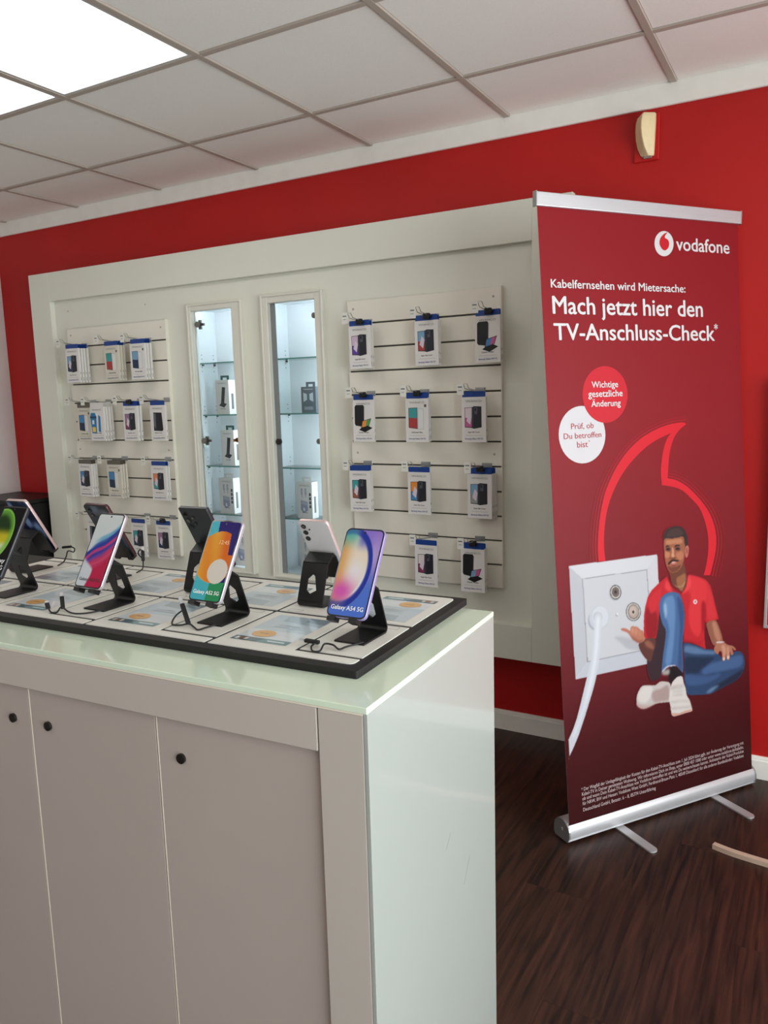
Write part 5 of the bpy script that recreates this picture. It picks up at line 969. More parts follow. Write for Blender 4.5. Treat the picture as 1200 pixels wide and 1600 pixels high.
('person_picture',(160,26,36),1,[(0.5285,0.5442),(0.5634,0.5336),(0.6007,0.5209),(0.6245,0.533),(0.609,0.5179),(0.5922,0.5192),(0.5631,0.5279),(0.5282,0.537)],1.9),
('person_picture',(232,66,70),1,[(0.4594,0.7661),(0.4802,0.7369),(0.5175,0.7099),(0.4976,0.7189),(0.4695,0.7244),(0.4502,0.7395)],1.9),
('person_picture',(236,70,74),1,[(0.5612,0.768),(0.5723,0.7383),(0.557,0.7184),(0.5265,0.7086),(0.548,0.7306)],1.9),
('person_picture',(128,20,30),1,[(0.4801,0.7354),(0.5264,0.7064),(0.5174,0.7077),(0.4857,0.7253)],1.9),
('person_picture',(74,104,150),1,[(0.4238,0.6908),(0.4368,0.7105),(0.4572,0.7194),(0.4855,0.7206),(0.5135,0.7104),(0.5266,0.685),(0.5357,0.6396),(0.5317,0.5865),(0.522,0.5374),(0.5212,0.4738),(0.5179,0.428),(0.5013,0.4455),(0.4815,0.4612),(0.449,0.4639),(0.4233,0.4496),(0.4318,0.5086),(0.4475,0.5844),(0.4341,0.6147),(0.423,0.6568)],0.9),
('person_picture',(100,134,178),1,[(0.4441,0.6971),(0.4688,0.709),(0.4887,0.7031),(0.4943,0.6491),(0.4871,0.5811),(0.4758,0.5136),(0.4656,0.471),(0.4412,0.4691),(0.4476,0.5185),(0.4629,0.585),(0.4529,0.6304),(0.4405,0.6635)],1.9),
('person_picture',(56,80,122),1,[(0.5047,0.6976),(0.5245,0.6822),(0.5328,0.6401),(0.5284,0.5871),(0.5188,0.5379),(0.5175,0.4745),(0.5142,0.4367),(0.4977,0.4557),(0.5051,0.5275),(0.5126,0.6022)],1.9),
('person_picture',(150,176,206),1,[(0.4434,0.6817),(0.4535,0.6833),(0.456,0.6518),(0.449,0.6311),(0.4439,0.6505)],1.9),
('person_picture',(176,190,210),1,[(0.4241,0.4507),(0.4491,0.4645),(0.4816,0.4618),(0.4854,0.4567),(0.4508,0.4585),(0.4287,0.4449)],0.9),
('person_picture',(34,26,30),1,[(0.4544,0.4493),(0.4813,0.4574),(0.5051,0.4384),(0.515,0.427),(0.5114,0.4132),(0.4792,0.4113),(0.4602,0.3989),(0.4517,0.4165)],0.9),
('person_picture',(168,160,156),1,[(0.424,0.447),(0.4485,0.452),(0.4584,0.447),(0.4536,0.432),(0.4274,0.4353)],1.9),
('person_picture',(222,212,206),1,[(0.4979,0.4176),(0.5153,0.413),(0.5212,0.3887),(0.5291,0.3681),(0.5333,0.3426),(0.5466,0.3207),(0.5534,0.2973),(0.5541,0.2805),(0.5092,0.2788),(0.474,0.2779),(0.4604,0.2857),(0.4556,0.3172),(0.4513,0.3425),(0.458,0.3819),(0.4693,0.4014),(0.4837,0.4122)],0.9),
('person_picture',(198,184,178),1,[(0.4598,0.3842),(0.4791,0.3886),(0.5175,0.384),(0.519,0.3782),(0.4822,0.3799),(0.4645,0.3725)],1.9),
('person_picture',(178,164,158),1,[(0.4717,0.3792),(0.4857,0.3787),(0.5136,0.3749),(0.5152,0.3719),(0.4855,0.3757),(0.4733,0.3762)],1.9),
('person_picture',(178,164,158),1,[(0.4712,0.3671),(0.4851,0.3666),(0.513,0.3627),(0.5146,0.3597),(0.485,0.3636),(0.4728,0.3641)],1.9),
('person_picture',(178,164,158),1,[(0.4706,0.355),(0.4845,0.3544),(0.5125,0.3506),(0.5141,0.3475),(0.4844,0.3514),(0.4722,0.3519)],1.9),
('person_picture',(200,188,182),1,[(0.4574,0.3331),(0.4975,0.3306),(0.5413,0.3218),(0.5429,0.3173),(0.5007,0.3244),(0.4589,0.3274)],1.9),
('person_picture',(190,172,166),1,[(0.4574,0.3114),(0.5033,0.3047),(0.5528,0.2988),(0.5526,0.2952),(0.5031,0.3004),(0.4579,0.3069)],1.9),
('person_picture',(214,164,148),1,[(0.46,0.2918),(0.4919,0.2851),(0.5309,0.2881),(0.5536,0.2862),(0.5541,0.28),(0.5092,0.2783),(0.474,0.2774),(0.4618,0.2848)],0.9),
('person_picture',(96,54,48),1,[(0.3283,0.5651),(0.3521,0.5755),(0.3953,0.5697),(0.3993,0.5478),(0.3879,0.5233),(0.3745,0.4912),(0.3519,0.5072),(0.3348,0.5299),(0.325,0.5526)],0.9),
('person_picture',(150,92,74),1,[(0.3516,0.5664),(0.3683,0.5663),(0.3876,0.5498),(0.3901,0.5335),(0.3703,0.5396),(0.3542,0.5529)],1.9),
('person_picture',(186,118,94),1,[(0.2505,0.6227),(0.2597,0.6263),(0.2756,0.6212),(0.2892,0.6133),(0.2926,0.6231),(0.3021,0.6281),(0.3091,0.6251),(0.322,0.6215),(0.3355,0.6084),(0.3462,0.604),(0.3477,0.5881),(0.3529,0.5788),(0.3491,0.569),(0.3283,0.5646),(0.3027,0.5793),(0.2874,0.5975),(0.2766,0.6096)],0.9),
('person_picture',(206,142,116),1,[(0.2944,0.6189),(0.3018,0.6242),(0.3076,0.6207),(0.3039,0.6005),(0.2959,0.6044)],1.9),
('person_picture',(204,138,112),1,[(0.312,0.6187),(0.3199,0.6187),(0.322,0.6079),(0.3166,0.5932),(0.3104,0.5994)],1.9),
('person_picture',(196,130,106),1,[(0.3267,0.6098),(0.3338,0.606),(0.3346,0.5902),(0.3279,0.5887)],1.9),
('person_picture',(140,82,66),1,[(0.289,0.5977),(0.3063,0.5845),(0.3287,0.5716),(0.3486,0.5722),(0.33,0.5648),(0.3044,0.5791)],1.9),
('person_picture',(200,112,98),1,[(0.2524,0.6229),(0.2612,0.6245),(0.2771,0.6183),(0.2865,0.6111),(0.2768,0.6132),(0.2625,0.6186)],1.9),
('person_picture',(150,94,74),1,[(0.6395,0.5885),(0.6804,0.5924),(0.6975,0.5664),(0.711,0.5317),(0.7134,0.5045),(0.6855,0.5017),(0.6682,0.5024),(0.6522,0.5333),(0.6427,0.5623)],0.9),
('person_picture',(186,126,102),1,[(0.665,0.5845),(0.6822,0.585),(0.6962,0.5536),(0.7057,0.5195),(0.6945,0.5116),(0.6779,0.5306),(0.6704,0.5578)],1.9),
('person_picture',(176,114,90),1,[(0.6698,0.4881),(0.6856,0.5059),(0.7161,0.5054),(0.7418,0.4912),(0.7637,0.4842),(0.7795,0.4683),(0.771,0.4664),(0.7599,0.4769),(0.7657,0.4541),(0.7537,0.4523),(0.748,0.4658),(0.7452,0.4389),(0.732,0.439),(0.7297,0.4598),(0.7231,0.4372),(0.7109,0.4394),(0.7081,0.4694),(0.6966,0.4747),(0.6893,0.4662),(0.6778,0.4714)],0.9),
('person_picture',(208,150,124),1,[(0.7069,0.4932),(0.7244,0.4935),(0.7279,0.4699),(0.7203,0.445),(0.7138,0.4461),(0.7125,0.4693)],1.9),
('person_picture',(206,148,122),1,[(0.735,0.4851),(0.7437,0.482),(0.7436,0.4442),(0.7348,0.4441)],1.9),
('person_picture',(222,190,176),1,[(0.7131,0.4495),(0.7218,0.448),(0.7214,0.4382),(0.7127,0.4398)],0.9),
('person_picture',(222,190,176),1,[(0.7342,0.4508),(0.7438,0.4491),(0.7435,0.4396),(0.7347,0.4405)],0.9),
('person_picture',(210,190,186),1,[(0.685,0.5126),(0.7162,0.5086),(0.723,0.5029),(0.6857,0.5066)],0.9),
('person_picture',(112,64,48),0,[(0.4707,0.7966),(0.4785,0.7753),(0.4806,0.757),(0.5032,0.7358),(0.5259,0.714),(0.5419,0.7236),(0.5521,0.7519),(0.5504,0.7816),(0.5411,0.8191),(0.5116,0.7912)],0.9),
('person_picture',(158,100,70),1,[(0.5045,0.7651),(0.5287,0.7754),(0.5452,0.7778),(0.5471,0.7548),(0.5371,0.7311),(0.5246,0.7192),(0.5091,0.7373)],1.0),
('person_picture',(172,150,110),1,[(0.4861,0.7495),(0.5033,0.7392),(0.5269,0.736),(0.5409,0.7488),(0.5441,0.7479),(0.5297,0.7331),(0.5032,0.7363)],1.0),
('person_picture',(60,44,42),0,[(0.4505,0.9082),(0.453,0.9234),(0.4659,0.9397),(0.4866,0.9475),(0.513,0.9491),(0.5363,0.9433),(0.5534,0.928),(0.562,0.9068),(0.5639,0.8841),(0.5593,0.8733),(0.5492,0.8689),(0.5454,0.8817),(0.5218,0.8844),(0.4611,0.9003)],0.9),
('person_picture',(76,56,54),1,[(0.4649,0.9177),(0.4832,0.9356),(0.5126,0.9413),(0.5329,0.9347),(0.5411,0.9181),(0.5113,0.9125),(0.482,0.9113)],1.0),
('person_picture',(160,96,70),1,[(0.4572,0.9086),(0.4876,0.9073),(0.5111,0.908),(0.5421,0.9079),(0.547,0.886),(0.5508,0.8698),(0.5475,0.8499),(0.5397,0.8215),(0.5269,0.8006),(0.5086,0.7894),(0.4879,0.7876),(0.4722,0.7964),(0.4614,0.8157),(0.456,0.8409),(0.4539,0.8701)],0.9),
('person_picture',(192,126,94),1,[(0.4641,0.9022),(0.4933,0.9029),(0.5315,0.9024),(0.5382,0.887),(0.5219,0.8867),(0.4926,0.8878),(0.4664,0.8886)],1.0),
('person_picture',(190,118,88),1,[(0.5086,0.8546),(0.5324,0.8585),(0.5408,0.8462),(0.5341,0.829),(0.5193,0.8308),(0.508,0.8412)],1.0),
('person_picture',(196,124,94),1,[(0.458,0.8652),(0.4767,0.8607),(0.476,0.8451),(0.4613,0.8425),(0.457,0.8497)],1.0),
('person_picture',(120,66,50),1,[(0.4658,0.8151),(0.483,0.8084),(0.5065,0.8077),(0.5274,0.8118),(0.5209,0.7991),(0.5057,0.7909),(0.4879,0.7889),(0.4737,0.798)],1.0),
('person_picture',(196,116,98),1,[(0.5501,0.8676),(0.5594,0.8756),(0.5662,0.868),(0.5638,0.8479),(0.557,0.8348),(0.5494,0.8379)],0.9),
('person_picture',(150,78,66),1,[(0.5529,0.8628),(0.559,0.8666),(0.5602,0.8529),(0.5542,0.8468)],1.0),
('person_picture',(48,32,32),1,[(0.4603,0.8822),(0.4697,0.886),(0.4782,0.8801),(0.4704,0.8811),(0.4631,0.8797)],0.9),
('person_picture',(48,32,32),1,[(0.4993,0.8759),(0.507,0.8826),(0.5173,0.8832),(0.528,0.8774),(0.5171,0.8787),(0.5067,0.8768)],0.9),
('person_picture',(104,64,56),1,[(0.46,0.876),(0.4717,0.8791),(0.4846,0.8731),(0.4798,0.8652),(0.4653,0.8665)],1.0),
('person_picture',(44,32,36),1,[(0.4628,0.8739),(0.4716,0.876),(0.4796,0.8724),(0.4742,0.869),(0.4655,0.8701)],0.9),
('person_picture',(104,64,56),1,[(0.5024,0.8719),(0.5126,0.8761),(0.5265,0.8718),(0.5237,0.8618),(0.5076,0.8637)],1.0),
('person_picture',(44,32,36),1,[(0.5064,0.8706),(0.5154,0.8726),(0.5229,0.8695),(0.518,0.866),(0.5092,0.8666)],0.9),
('person_picture',(214,152,118),1,[(0.4897,0.877),(0.4961,0.8695),(0.4981,0.8492),(0.5007,0.8421),(0.489,0.8418),(0.4849,0.8485),(0.489,0.8614)],1.0),
('person_picture',(110,60,46),1,[(0.4758,0.8425),(0.4845,0.8396),(0.5021,0.8401),(0.5063,0.8369),(0.493,0.8352),(0.4791,0.838)],1.0),
('person_picture',(46,30,28),1,[(0.4684,0.8219),(0.4737,0.8275),(0.4871,0.8339),(0.5003,0.8327),(0.5163,0.8285),(0.5185,0.8246),(0.5073,0.8247),(0.4898,0.8282),(0.4784,0.822),(0.4732,0.8182)],0.9),
('person_picture',(196,110,98),1,[(0.4805,0.8182),(0.4911,0.8249),(0.5057,0.8231),(0.5098,0.8167),(0.4979,0.8137),(0.4862,0.8134)],0.9),
('person_picture',(224,204,192),1,[(0.4836,0.8214),(0.4941,0.8254),(0.5057,0.8235),(0.4954,0.8221)],0.9),
('person_picture',(140,62,56),1,[(0.4811,0.8172),(0.495,0.8141),(0.5092,0.8163),(0.4978,0.8106),(0.4867,0.8116)],0.9),
('person_picture',(232,220,218),0,[(0.5973,0.6706),(0.5965,0.6676),(0.5944,0.6652),(0.5914,0.6639),(0.5878,0.6638),(0.5844,0.6649),(0.5815,0.6671),(0.5796,0.6701),(0.5791,0.6733),(0.5799,0.6763),(0.582,0.6787),(0.585,0.68),(0.5885,0.6801),(0.592,0.679),(0.5949,0.6768),(0.5968,0.6738)],0.8),
('person_picture',(150,30,40),0,[(0.5915,0.6715),(0.5908,0.6695),(0.5891,0.6685),(0.587,0.6688),(0.5854,0.6703),(0.5849,0.6724),(0.5856,0.6744),(0.5873,0.6754),(0.5894,0.6751),(0.591,0.6736)],0.8),
('logo',(226,220,220),0,[(0.5454,1.8965),(0.5445,1.8893),(0.5422,1.8823),(0.5388,1.8757),(0.5343,1.8697),(0.5289,1.8645),(0.5227,1.8602),(0.5159,1.857),(0.5088,1.8549),(0.5015,1.854),(0.4943,1.8544),(0.4874,1.8561),(0.481,1.8589),(0.4753,1.8628),(0.4704,1.8676),(0.4666,1.8733),(0.4639,1.8796),(0.4624,1.8864),(0.4621,1.8934),(0.4631,1.9005),(0.4653,1.9074),(0.4686,1.9139),(0.473,1.9199),(0.4784,1.9251),(0.4845,1.9294),(0.4911,1.9326),(0.4982,1.9348),(0.5055,1.9357),(0.5127,1.9354),(0.5196,1.9338),(0.5261,1.9311),(0.5319,1.9273),(0.5368,1.9225),(0.5407,1.9168),(0.5435,1.9104),(0.5451,1.9036)],0.8),
('logo',(206,38,48),1,[(0.5196,1.9318),(0.5106,1.9219),(0.5087,1.9142),(0.5205,1.9089),(0.5261,1.8977),(0.5218,1.8827),(0.5067,1.8731),(0.4923,1.8786),(0.4834,1.8937),(0.4874,1.9105),(0.4993,1.9228),(0.511,1.9295)],1.9),
('white_disc',(222,216,218),0,[(0.2227,1.2748),(0.2206,1.2603),(0.2163,1.2463),(0.2098,1.2332),(0.2013,1.2212),(0.191,1.2108),(0.1791,1.2021),(0.166,1.1954),(0.1521,1.1909),(0.1376,1.1885),(0.1229,1.1885),(0.1085,1.1907),(0.0946,1.1951),(0.0817,1.2016),(0.0699,1.21),(0.0596,1.22),(0.0511,1.2315),(0.0444,1.2441),(0.0398,1.2576),(0.0374,1.2716),(0.0372,1.2858),(0.0392,1.2998),(0.0434,1.3134),(0.0497,1.3262),(0.0579,1.3378),(0.0678,1.3481),(0.0792,1.3568),(0.0918,1.3636),(0.1054,1.3685),(0.1196,1.3711),(0.1341,1.3716),(0.1486,1.3698),(0.1626,1.3658),(0.1758,1.3597),(0.1879,1.3516),(0.1986,1.3417),(0.2076,1.3302),(0.2147,1.3174),(0.2196,1.3037),(0.2223,1.2894)],0.8),
('red_disc',(212,42,54),0,[(0.3221,1.4018),(0.3201,1.3874),(0.3159,1.3734),(0.3094,1.3602),(0.301,1.3482),(0.2907,1.3376),(0.279,1.3288),(0.266,1.3219),(0.2521,1.317),(0.2377,1.3144),(0.2231,1.3141),(0.2087,1.316),(0.1949,1.32),(0.1819,1.3262),(0.1701,1.3343),(0.1599,1.3441),(0.1513,1.3553),(0.1446,1.3677),(0.14,1.381),(0.1376,1.3949),(0.1373,1.409),(0.1393,1.423),(0.1434,1.4365),(0.1496,1.4493),(0.1577,1.4611),(0.1675,1.4715),(0.1789,1.4804),(0.1915,1.4874),(0.205,1.4925),(0.2191,1.4954),(0.2336,1.4962),(0.248,1.4947),(0.2619,1.4911),(0.2751,1.4852),(0.2872,1.4774),(0.2979,1.4678),(0.3069,1.4566),(0.314,1.444),(0.319,1.4305),(0.3217,1.4163)],0.8),
]
BTEXT = [
('vodafone', 0.5567, 1.8766, 0.2438, 0.0422, (226, 220, 220), 1),
('Kabelfernsehen wird Mietersache:', 0.0359, 1.7386, 0.5541, 0.025, (226, 220, 220), 1),
('Mach jetzt hier den', 0.0384, 1.6594, 0.6278, 0.0528, (226, 220, 220), 1),
('TV-Anschluss-Check', 0.0387, 1.5789, 0.68, 0.0502, (226, 220, 220), 1),
('*', 0.7174, 1.6168, 0.0173, 0.0192, (226, 220, 220), 1),
('Wichtige', 0.1756, 1.4281, 0.1071, 0.0196, (226, 220, 220), 1),
('gesetzliche', 0.1604, 1.3984, 0.1394, 0.0208, (226, 220, 220), 1),
('Änderung', 0.1706, 1.3674, 0.1196, 0.0197, (226, 220, 220), 1),
('Prüf, ob', 0.0868, 1.2995, 0.0895, 0.0181, (180, 40, 52), 0),
('Du betroffen', 0.0561, 1.2691, 0.1495, 0.018, (180, 40, 52), 0),
('bist', 0.1067, 1.24, 0.0425, 0.019, (180, 40, 52), 0),
('*', 0.1526, 1.2558, 0.0055, 0.0057, (180, 40, 52), 0),
('* Der Wegfall der Umlagefähigkeit der Kosten für den Kabel-TV-Anschluss zum 1. Juli 2024 führt ggfs. zur Änderung der Versorgung mit', 0.0552, 0.1038, 0.7488, 0.0118, (214, 190, 190), 0),
('Kabel-TV in Deiner gemieteten Wohnung. Wir informieren Dich im Shop, unter 0800 457 1000 oder unter www.vodafone.de/kabeltv,', 0.0567, 0.0872, 0.7468, 0.0118, (214, 190, 190), 0),
('ob und wann Dein Kabel-TV-Anschluss von Vodafone betroffen ist und wie Du weiterschauen kannst. Anbieterin der Kabel-Produkte', 0.0576, 0.0715, 0.7454, 0.0118, (214, 190, 190), 0),
('für NRW, BW und Hessen: Vodafone West GmbH, Ferdinand-Braun-Platz 1, 40549 Düsseldorf; für alle anderen Bundesländer: Vodafone', 0.0578, 0.0544, 0.7447, 0.0118, (214, 190, 190), 0),
('Deutschland GmbH, Betastr. 6 – 8, 85774 Unterföhring', 0.0587, 0.0327, 0.3152, 0.0119, (214, 190, 190), 0),
]

# ================================================================== ROLL-UP BANNER
BN = dict(x=1.8555, y=-.4144, th=.945, lean=.0595, side=-.0233, L=1.9891, h0=.065, W=.845)
bn = thing('rollup_banner', 'tall red roll-up advertising banner with seated man, on aluminium base', 'banner', (BN['x'], BN['y'], 0), (0, 0, BN['th']))
BUP = Vector((BN['side'], math.sin(BN['lean']), math.cos(BN['lean']))).normalized()
def BP(u, v, off=0.0): return tuple(Vector((u - BN['W'] / 2, 0, BN['h0'])) + BUP * v + Vector((0, -off, 0)))
def ramp(v, stops):
    for (a, ca), (b, cb) in zip(stops, stops[1:]):
        if v <= b: return mixc(ca, cb, (v - a) / (b - a))
    return stops[-1][1]
DIM = .875      # ink density of the printed film
STOPS = [(v_, tuple(q * DIM for q in c_)) for v_, c_ in [(0, (58, 12, 14)), (.25, (72, 16, 19)), (.45, (98, 22, 28)), (.8, (126, 28, 35)), (1.3, (146, 31, 38)), (1.99, (148, 29, 36))]]
vs, fs, cols = [], [], []
NU, NV = 12, 60
for side in (0, 1):
    for j in range(NV + 1):
        for i_ in range(NU + 1):
            u, v = BN['W'] * i_ / NU, -.02 + (BN['L'] + .02) * j / NV
            vs.append(BP(u, v, 0 if side == 0 else -.0008)); cols.append((*lin(ramp(v, STOPS) if side == 0 else (200, 200, 200)), 1))
for side in (0, 1):
    o_ = side * (NU + 1) * (NV + 1)
    for j in range(NV):
        for i_ in range(NU):
            a = o_ + j * (NU + 1) + i_; f_ = (a, a + 1, a + NU + 2, a + NU + 1); fs.append(f_ if side == 0 else f_[::-1])
me = bpy.data.meshes.new('banner_sheet'); me.from_pydata(vs, [], fs)
at = me.color_attributes.new('Col', 'FLOAT_COLOR', 'POINT'); at.data.foreach_set('color', [x for c in cols for x in c])
sheet = obj('banner_sheet', me, M_BANNER, bn, smooth=True)
groups = {}
for k, (g, col, sm, pts, soft) in enumerate(ART):
    if sm: pts = [(p.x, p.y) for p in catmull([(a, b, 0) for a, b in pts], 4, True)]
    pts = [(min(max(a, .0005), BN['W'] - .0005), b) for a, b in pts]
    groups.setdefault(g, []).append((tuple(q * DIM for q in col), pts, soft))
for g in ('ring_motif', 'logo', 'white_disc', 'red_disc'):
    base = {'ring_motif': .0004, 'logo': .0006, 'white_disc': .0004, 'red_disc': .0006}[g]
    obj(g, colour_mesh([(col, [BP(a, b, base + n * .00003) for a, b in pts]) for n, (col, pts, soft) in enumerate(groups[g])], g), M_BANNER, sheet)
# the photographic print (socket and seated man): inks blended softly, cell by cell
CELL = .0017; V0, V1 = .10, 1.08
gu = np.arange(0, BN['W'] + CELL * .5, CELL); gv = np.arange(V0, V1, CELL)
canvas = np.zeros((len(gv), len(gu), 3))
for r_ in range(len(gv)): canvas[r_, :, :] = ramp(gv[r_], STOPS)
def blur(m, r):
    if r < 1: 
        q = np.pad(m, 1, mode='edge'); q = (q[:-2] + 2 * q[1:-1] + q[2:]) / 4; return (q[:, :-2] + 2 * q[:, 1:-1] + q[:, 2:]) / 4
    r = int(round(r))
    for _ in range(2):
        for ax in (0, 1):
            q = np.pad(m, [(r + 1, r) if a == ax else (0, 0) for a in (0, 1)], mode='constant'); c_ = np.cumsum(q, axis=ax); n = 2 * r + 1
            m = (c_[n:] - c_[:-n]) / n if ax == 0 else (c_[:, n:] - c_[:, :-n]) / n
    return m
def ink(col, pts, soft, union):
    P = np.array(pts); pad = int(3 * max(soft, 1)) + 3
    i0 = max(0, int(P[:, 0].min() / CELL) - pad); i1 = min(len(gu), int(P[:, 0].max() / CELL) + pad); j0 = max(0, int((P[:, 1].min() - V0) / CELL) - pad); j1 = min(len(gv), int((P[:, 1].max() - V0) / CELL) + pad)
    if i1 <= i0 or j1 <= j0: return
    X, Y = np.meshgrid(gu[i0:i1], gv[j0:j1]); ins = np.zeros(X.shape, bool)
    for (xa, ya), (xb, yb) in zip(P, np.roll(P, -1, axis=0)):
        if ya == yb: continue
        ins ^= ((ya > Y) != (yb > Y)) & (X < (xb - xa) * (Y - ya) / (yb - ya) + xa)
    m = blur(ins.astype(float), soft)
    canvas[j0:j1, i0:i1] = canvas[j0:j1, i0:i1] * (1 - m[..., None]) + np.array(col, float) * m[..., None]
    if union is not None: union[j0:j1, i0:i1] = np.maximum(union[j0:j1, i0:i1], m)
for col, pts, soft in groups['ring_motif']: ink(col, pts, soft, None)
for g, off in (('socket_picture', .0009), ('person_picture', .0013)):
    U = np.zeros(canvas.shape[:2])
    for col, pts, soft in groups[g]: ink(col, pts, soft, U)
    keep = U > .004
    cell = keep[:-1, :-1] | keep[1:, :-1] | keep[:-1, 1:] | keep[1:, 1:]
    used = np.zeros(keep.shape, bool); used[:-1, :-1] |= cell; used[1:, :-1] |= cell; used[:-1, 1:] |= cell; used[1:, 1:] |= cell
    idx = -np.ones(keep.shape, int); idx[used] = np.arange(used.sum())
    jj, ii = np.nonzero(used); cj, ci = np.nonzero(cell)
    up_ = np.array(BUP); P3 = np.array((-BN['W'] / 2, -off, BN['h0'])) + np.outer(gu[ii], (1, 0, 0)) + np.outer(gv[jj], up_)
    F3 = np.stack([idx[cj, ci], idx[cj, ci + 1], idx[cj + 1, ci + 1], idx[cj + 1, ci]], 1)
    me = bpy.data.meshes.new(g); me.from_pydata(P3.tolist(), [], F3.tolist())
    c_ = canvas[jj, ii] / 255.0; c_ = np.where(c_ <= .04045, c_ / 12.92, ((c_ + .055) / 1.055) ** 2.4)
    at = me.color_attributes.new('Col', 'FLOAT_COLOR', 'POINT'); at.data.foreach_set('color', np.concatenate([c_, np.ones((len(c_), 1))], 1).astype(np.float32).ravel())
    obj(g, me, M_BANNER, sheet)
for (s, u, v, w, h, col, bold) in BTEXT:
    me = lettering(s, w, h, lambda x, y: BP(u + x, v + y, .0014), .016 if bold else 0.0, cap=(s != '*'))
    obj('lettering', me, mat('banner ink %d %d %d' % col, tuple(q * .9 for q in col), .45, var=.005), sheet)
# top rail, cassette, end caps, swivel feet, rear pole
WB = BN['W'] / 2 + .004
tp = Vector(BP(BN['W'] / 2, BN['L'])); tl, trr = Vector(BP(-.006, BN['L'] - .004)), Vector(BP(BN['W'] + .006, BN['L'] - .004))
bm = bm_new(); prism(bm, rrect(-.009, .007, -.006, .036, .003, 3), 'x', tl.x, trr.x)
rl = obj('top_rail', bm, M_ALU, bn, (0, tl.y, tl.z))
for sx in (tl.x - .004, trr.x): obj('end_cap', boxm(sx, sx + .004, -.0105, .0085, -.008, .038, bev=.001, seg=1), M_CHROME, rl)
prof = [(-.002, .006), (-.009, .011), (-.008, .017), (-.012, .021), (-.013, .034), (-.012, .046), (-.008, .057), (-.002, .064), (-.0015, .058), (.0025, .058), (.003, .068), (.016, .075), (.032, .077), (.050, .071), (.063, .056), (.067, .040), (.067, .016), (.060, .006)]
bm = bm_new(); prism(bm, prof, 'x', -WB, WB); cs = obj('cassette', bm, M_ALU, bn, smooth=True)
for sx in (-WB - .006, WB):
    bm = bm_new(); prism(bm, [(.027 + (p[0] - .027) * 1.03, p[1]) for p in prof if p[1] != .058], 'x', sx, sx + .006)
    ec = obj('end_cap', bm, M_CHROME, cs)
    obj('cap_screw', cyl(bm_new(), (.027, .040), 'x', .006, sx - .003 if sx < 0 else sx + .006, sx if sx < 0 else sx + .009, 12), M_CHROME, ec)
for fx in (-.212, .230):
    bm = bm_new(); prism(bm, rrect(fx - .017, fx + .017, -.170, .06, .015, 6), 'z', .0005, .006)
    obj('swivel_foot', bm, M_ALU, bn)
obj('support_pole', tube(bm_new(), [(.02, .040, .07), (.02 + BUP.x * 1.95, .018 + BUP.y * 1.98, .07 + 1.93)], .006, 10), M_ALU, bn, smooth=True)

# ================================================================== SMALL THINGS
# motion detector on its red base plate
md = thing('motion_detector', 'aged cream motion detector high on the red wall', 'detector', (1.66, 0, 2.395))
obj('base_plate', boxm(-.042, .046, -.010, 0, -.088, .075, bev=.002, seg=1), M_RED, md)
bm = bm_new(); rows = []
for z, xl, xr_, xe, dp in ((-.073, -.012, .014, .028, .016), (-.066, -.019, .011, .029, .024), (-.045, -.028, .003, .030, .038), (-.015, -.034, -.003, .031, .050), (.015, -.036, -.006, .032, .055), (.040, -.035, -.006, .033, .054), (.060, -.030, -.004, .033, .048), (.070, -.016, -.001, .033, .040), (.073, -.002, .000, .030, .032)):
    sec = [(xl, -.010), (xl + .001, -.010 - dp * .30), (xr_ - .004, -.010 - dp * .97), (xr_, -.010 - dp), (xr_ + (xe - xr_) * .45, -.010 - dp * .70), (xr_ + (xe - xr_) * .55, -.010 - dp * .62), (xe, -.010 - dp * .34), (xe + .001, -.010)]
    rows.append([bm.verts.new((x, y, z)) for x, y in sec])
for A, B in zip(rows, rows[1:]):
    for k in range(len(A) - 1): bm.faces.new((A[k], A[k + 1], B[k + 1], B[k]))
bm.faces.new(rows[0]); bm.faces.new(rows[-1][::-1]); bmesh.ops.recalc_face_normals(bm, faces=bm.faces[:])
obj('housing', bm, M_CREAM, md)
obj('mounting_tab', boxm(-.006, .022, -.020, -.010, -.080, -.072, bev=.001, seg=1), mat('smoky plastic', (150, 128, 120), .4, var=.05), md)

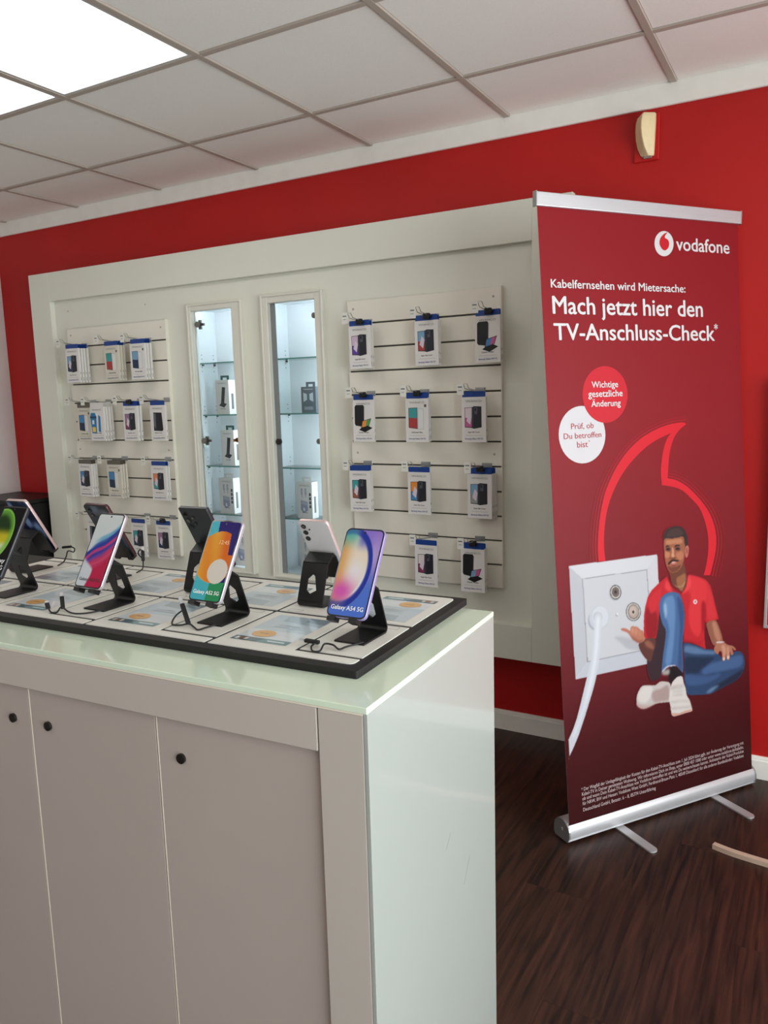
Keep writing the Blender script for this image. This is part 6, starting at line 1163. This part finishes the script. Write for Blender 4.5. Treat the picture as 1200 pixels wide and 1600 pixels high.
# framed poster at the right edge
pf = thing('framed_poster', 'framed red poster on the wall at the right picture edge', 'poster', (2.118, 0, .5994))
bm = bm_new(); FW, FH = .62, .90
for a, b, c, d in ((0, .010, 0, FH), (FW - .010, FW, 0, FH), (.01, FW - .01, 0, .010), (.01, FW - .01, FH - .010, FH)): abox(bm, a, b, -.032, -.002, c, d, bev=.001, seg=1)
obj('frame', bm, M_ALU, pf)
obj('backing', boxm(.008, FW - .008, -.020, -.004, .008, FH - .008), M_WHITEWALL, pf)
me = colour_mesh([((176, 40, 48), [(.01, -.0206, .01), (FW - .01, -.0206, .01), (FW - .01, -.0206, FH - .01), (.01, -.0206, FH - .01)]),
                  ((150, 156, 150), [(.01, -.0208, .22), (.30, -.0208, .22), (.36, -.0208, .60), (.01, -.0208, .52)])], 'poster_print')
obj('poster_print', me, M_PRINT, pf)

# black cabinet in the corner between side wall and display unit
bc = thing('black_cabinet', 'low matte black cabinet in the corner left of the display unit', 'cabinet', (-1.868, -.19, 0))
obj('body', boxm(-.235, .235, -.165, .172, .02, .930, bev=.004), M_BLACKPL, bc)
obj('top_board', boxm(-.240, .240, -.172, .174, .930, .955, bev=.006), M_BLACK, bc)
for s in (-1, 1):
    dr = obj('door', boxm(-.232 if s < 0 else .002, -.002 if s < 0 else .232, -.172, -.166, .05, .92, bev=.002, seg=1), M_BLACKPL, bc)
    obj('handle', boxm(s * .02 - .004, s * .02 + .004, -.186, -.172, .55, .68, bev=.003), M_DARKMETAL, dr)

# pale bent wooden strip on the floor at the right
bm = bm_new(); path = catmull([(2.030, -.572, 0), (2.085, -.588, 0), (2.150, -.598, 0), (2.230, -.606, 0), (2.330, -.606, 0), (2.450, -.596, 0), (2.560, -.576, 0)], 6)
prev = None
for k, p in enumerate(path):
    t_ = (path[min(k + 1, len(path) - 1)] - path[max(k - 1, 0)]).normalized(); n_ = Vector((-t_.y, t_.x, 0)) * .010
    q = [bm.verts.new(p + n_ + Vector((0, 0, .0005))), bm.verts.new(p - n_ + Vector((0, 0, .0005))), bm.verts.new(p - n_ + Vector((0, 0, .016))), bm.verts.new(p + n_ + Vector((0, 0, .016)))]
    if prev:
        for j in range(4): bm.faces.new((prev[j], prev[(j + 1) % 4], q[(j + 1) % 4], q[j]))
    else: bm.faces.new(q)
    prev = q
bm.faces.new(prev[::-1]); bmesh.ops.recalc_face_normals(bm, faces=bm.faces[:])
tag(obj('bentwood_strip', bm, M_PLY), 'pale curved wooden strip lying on the dark floor', 'wooden strip')
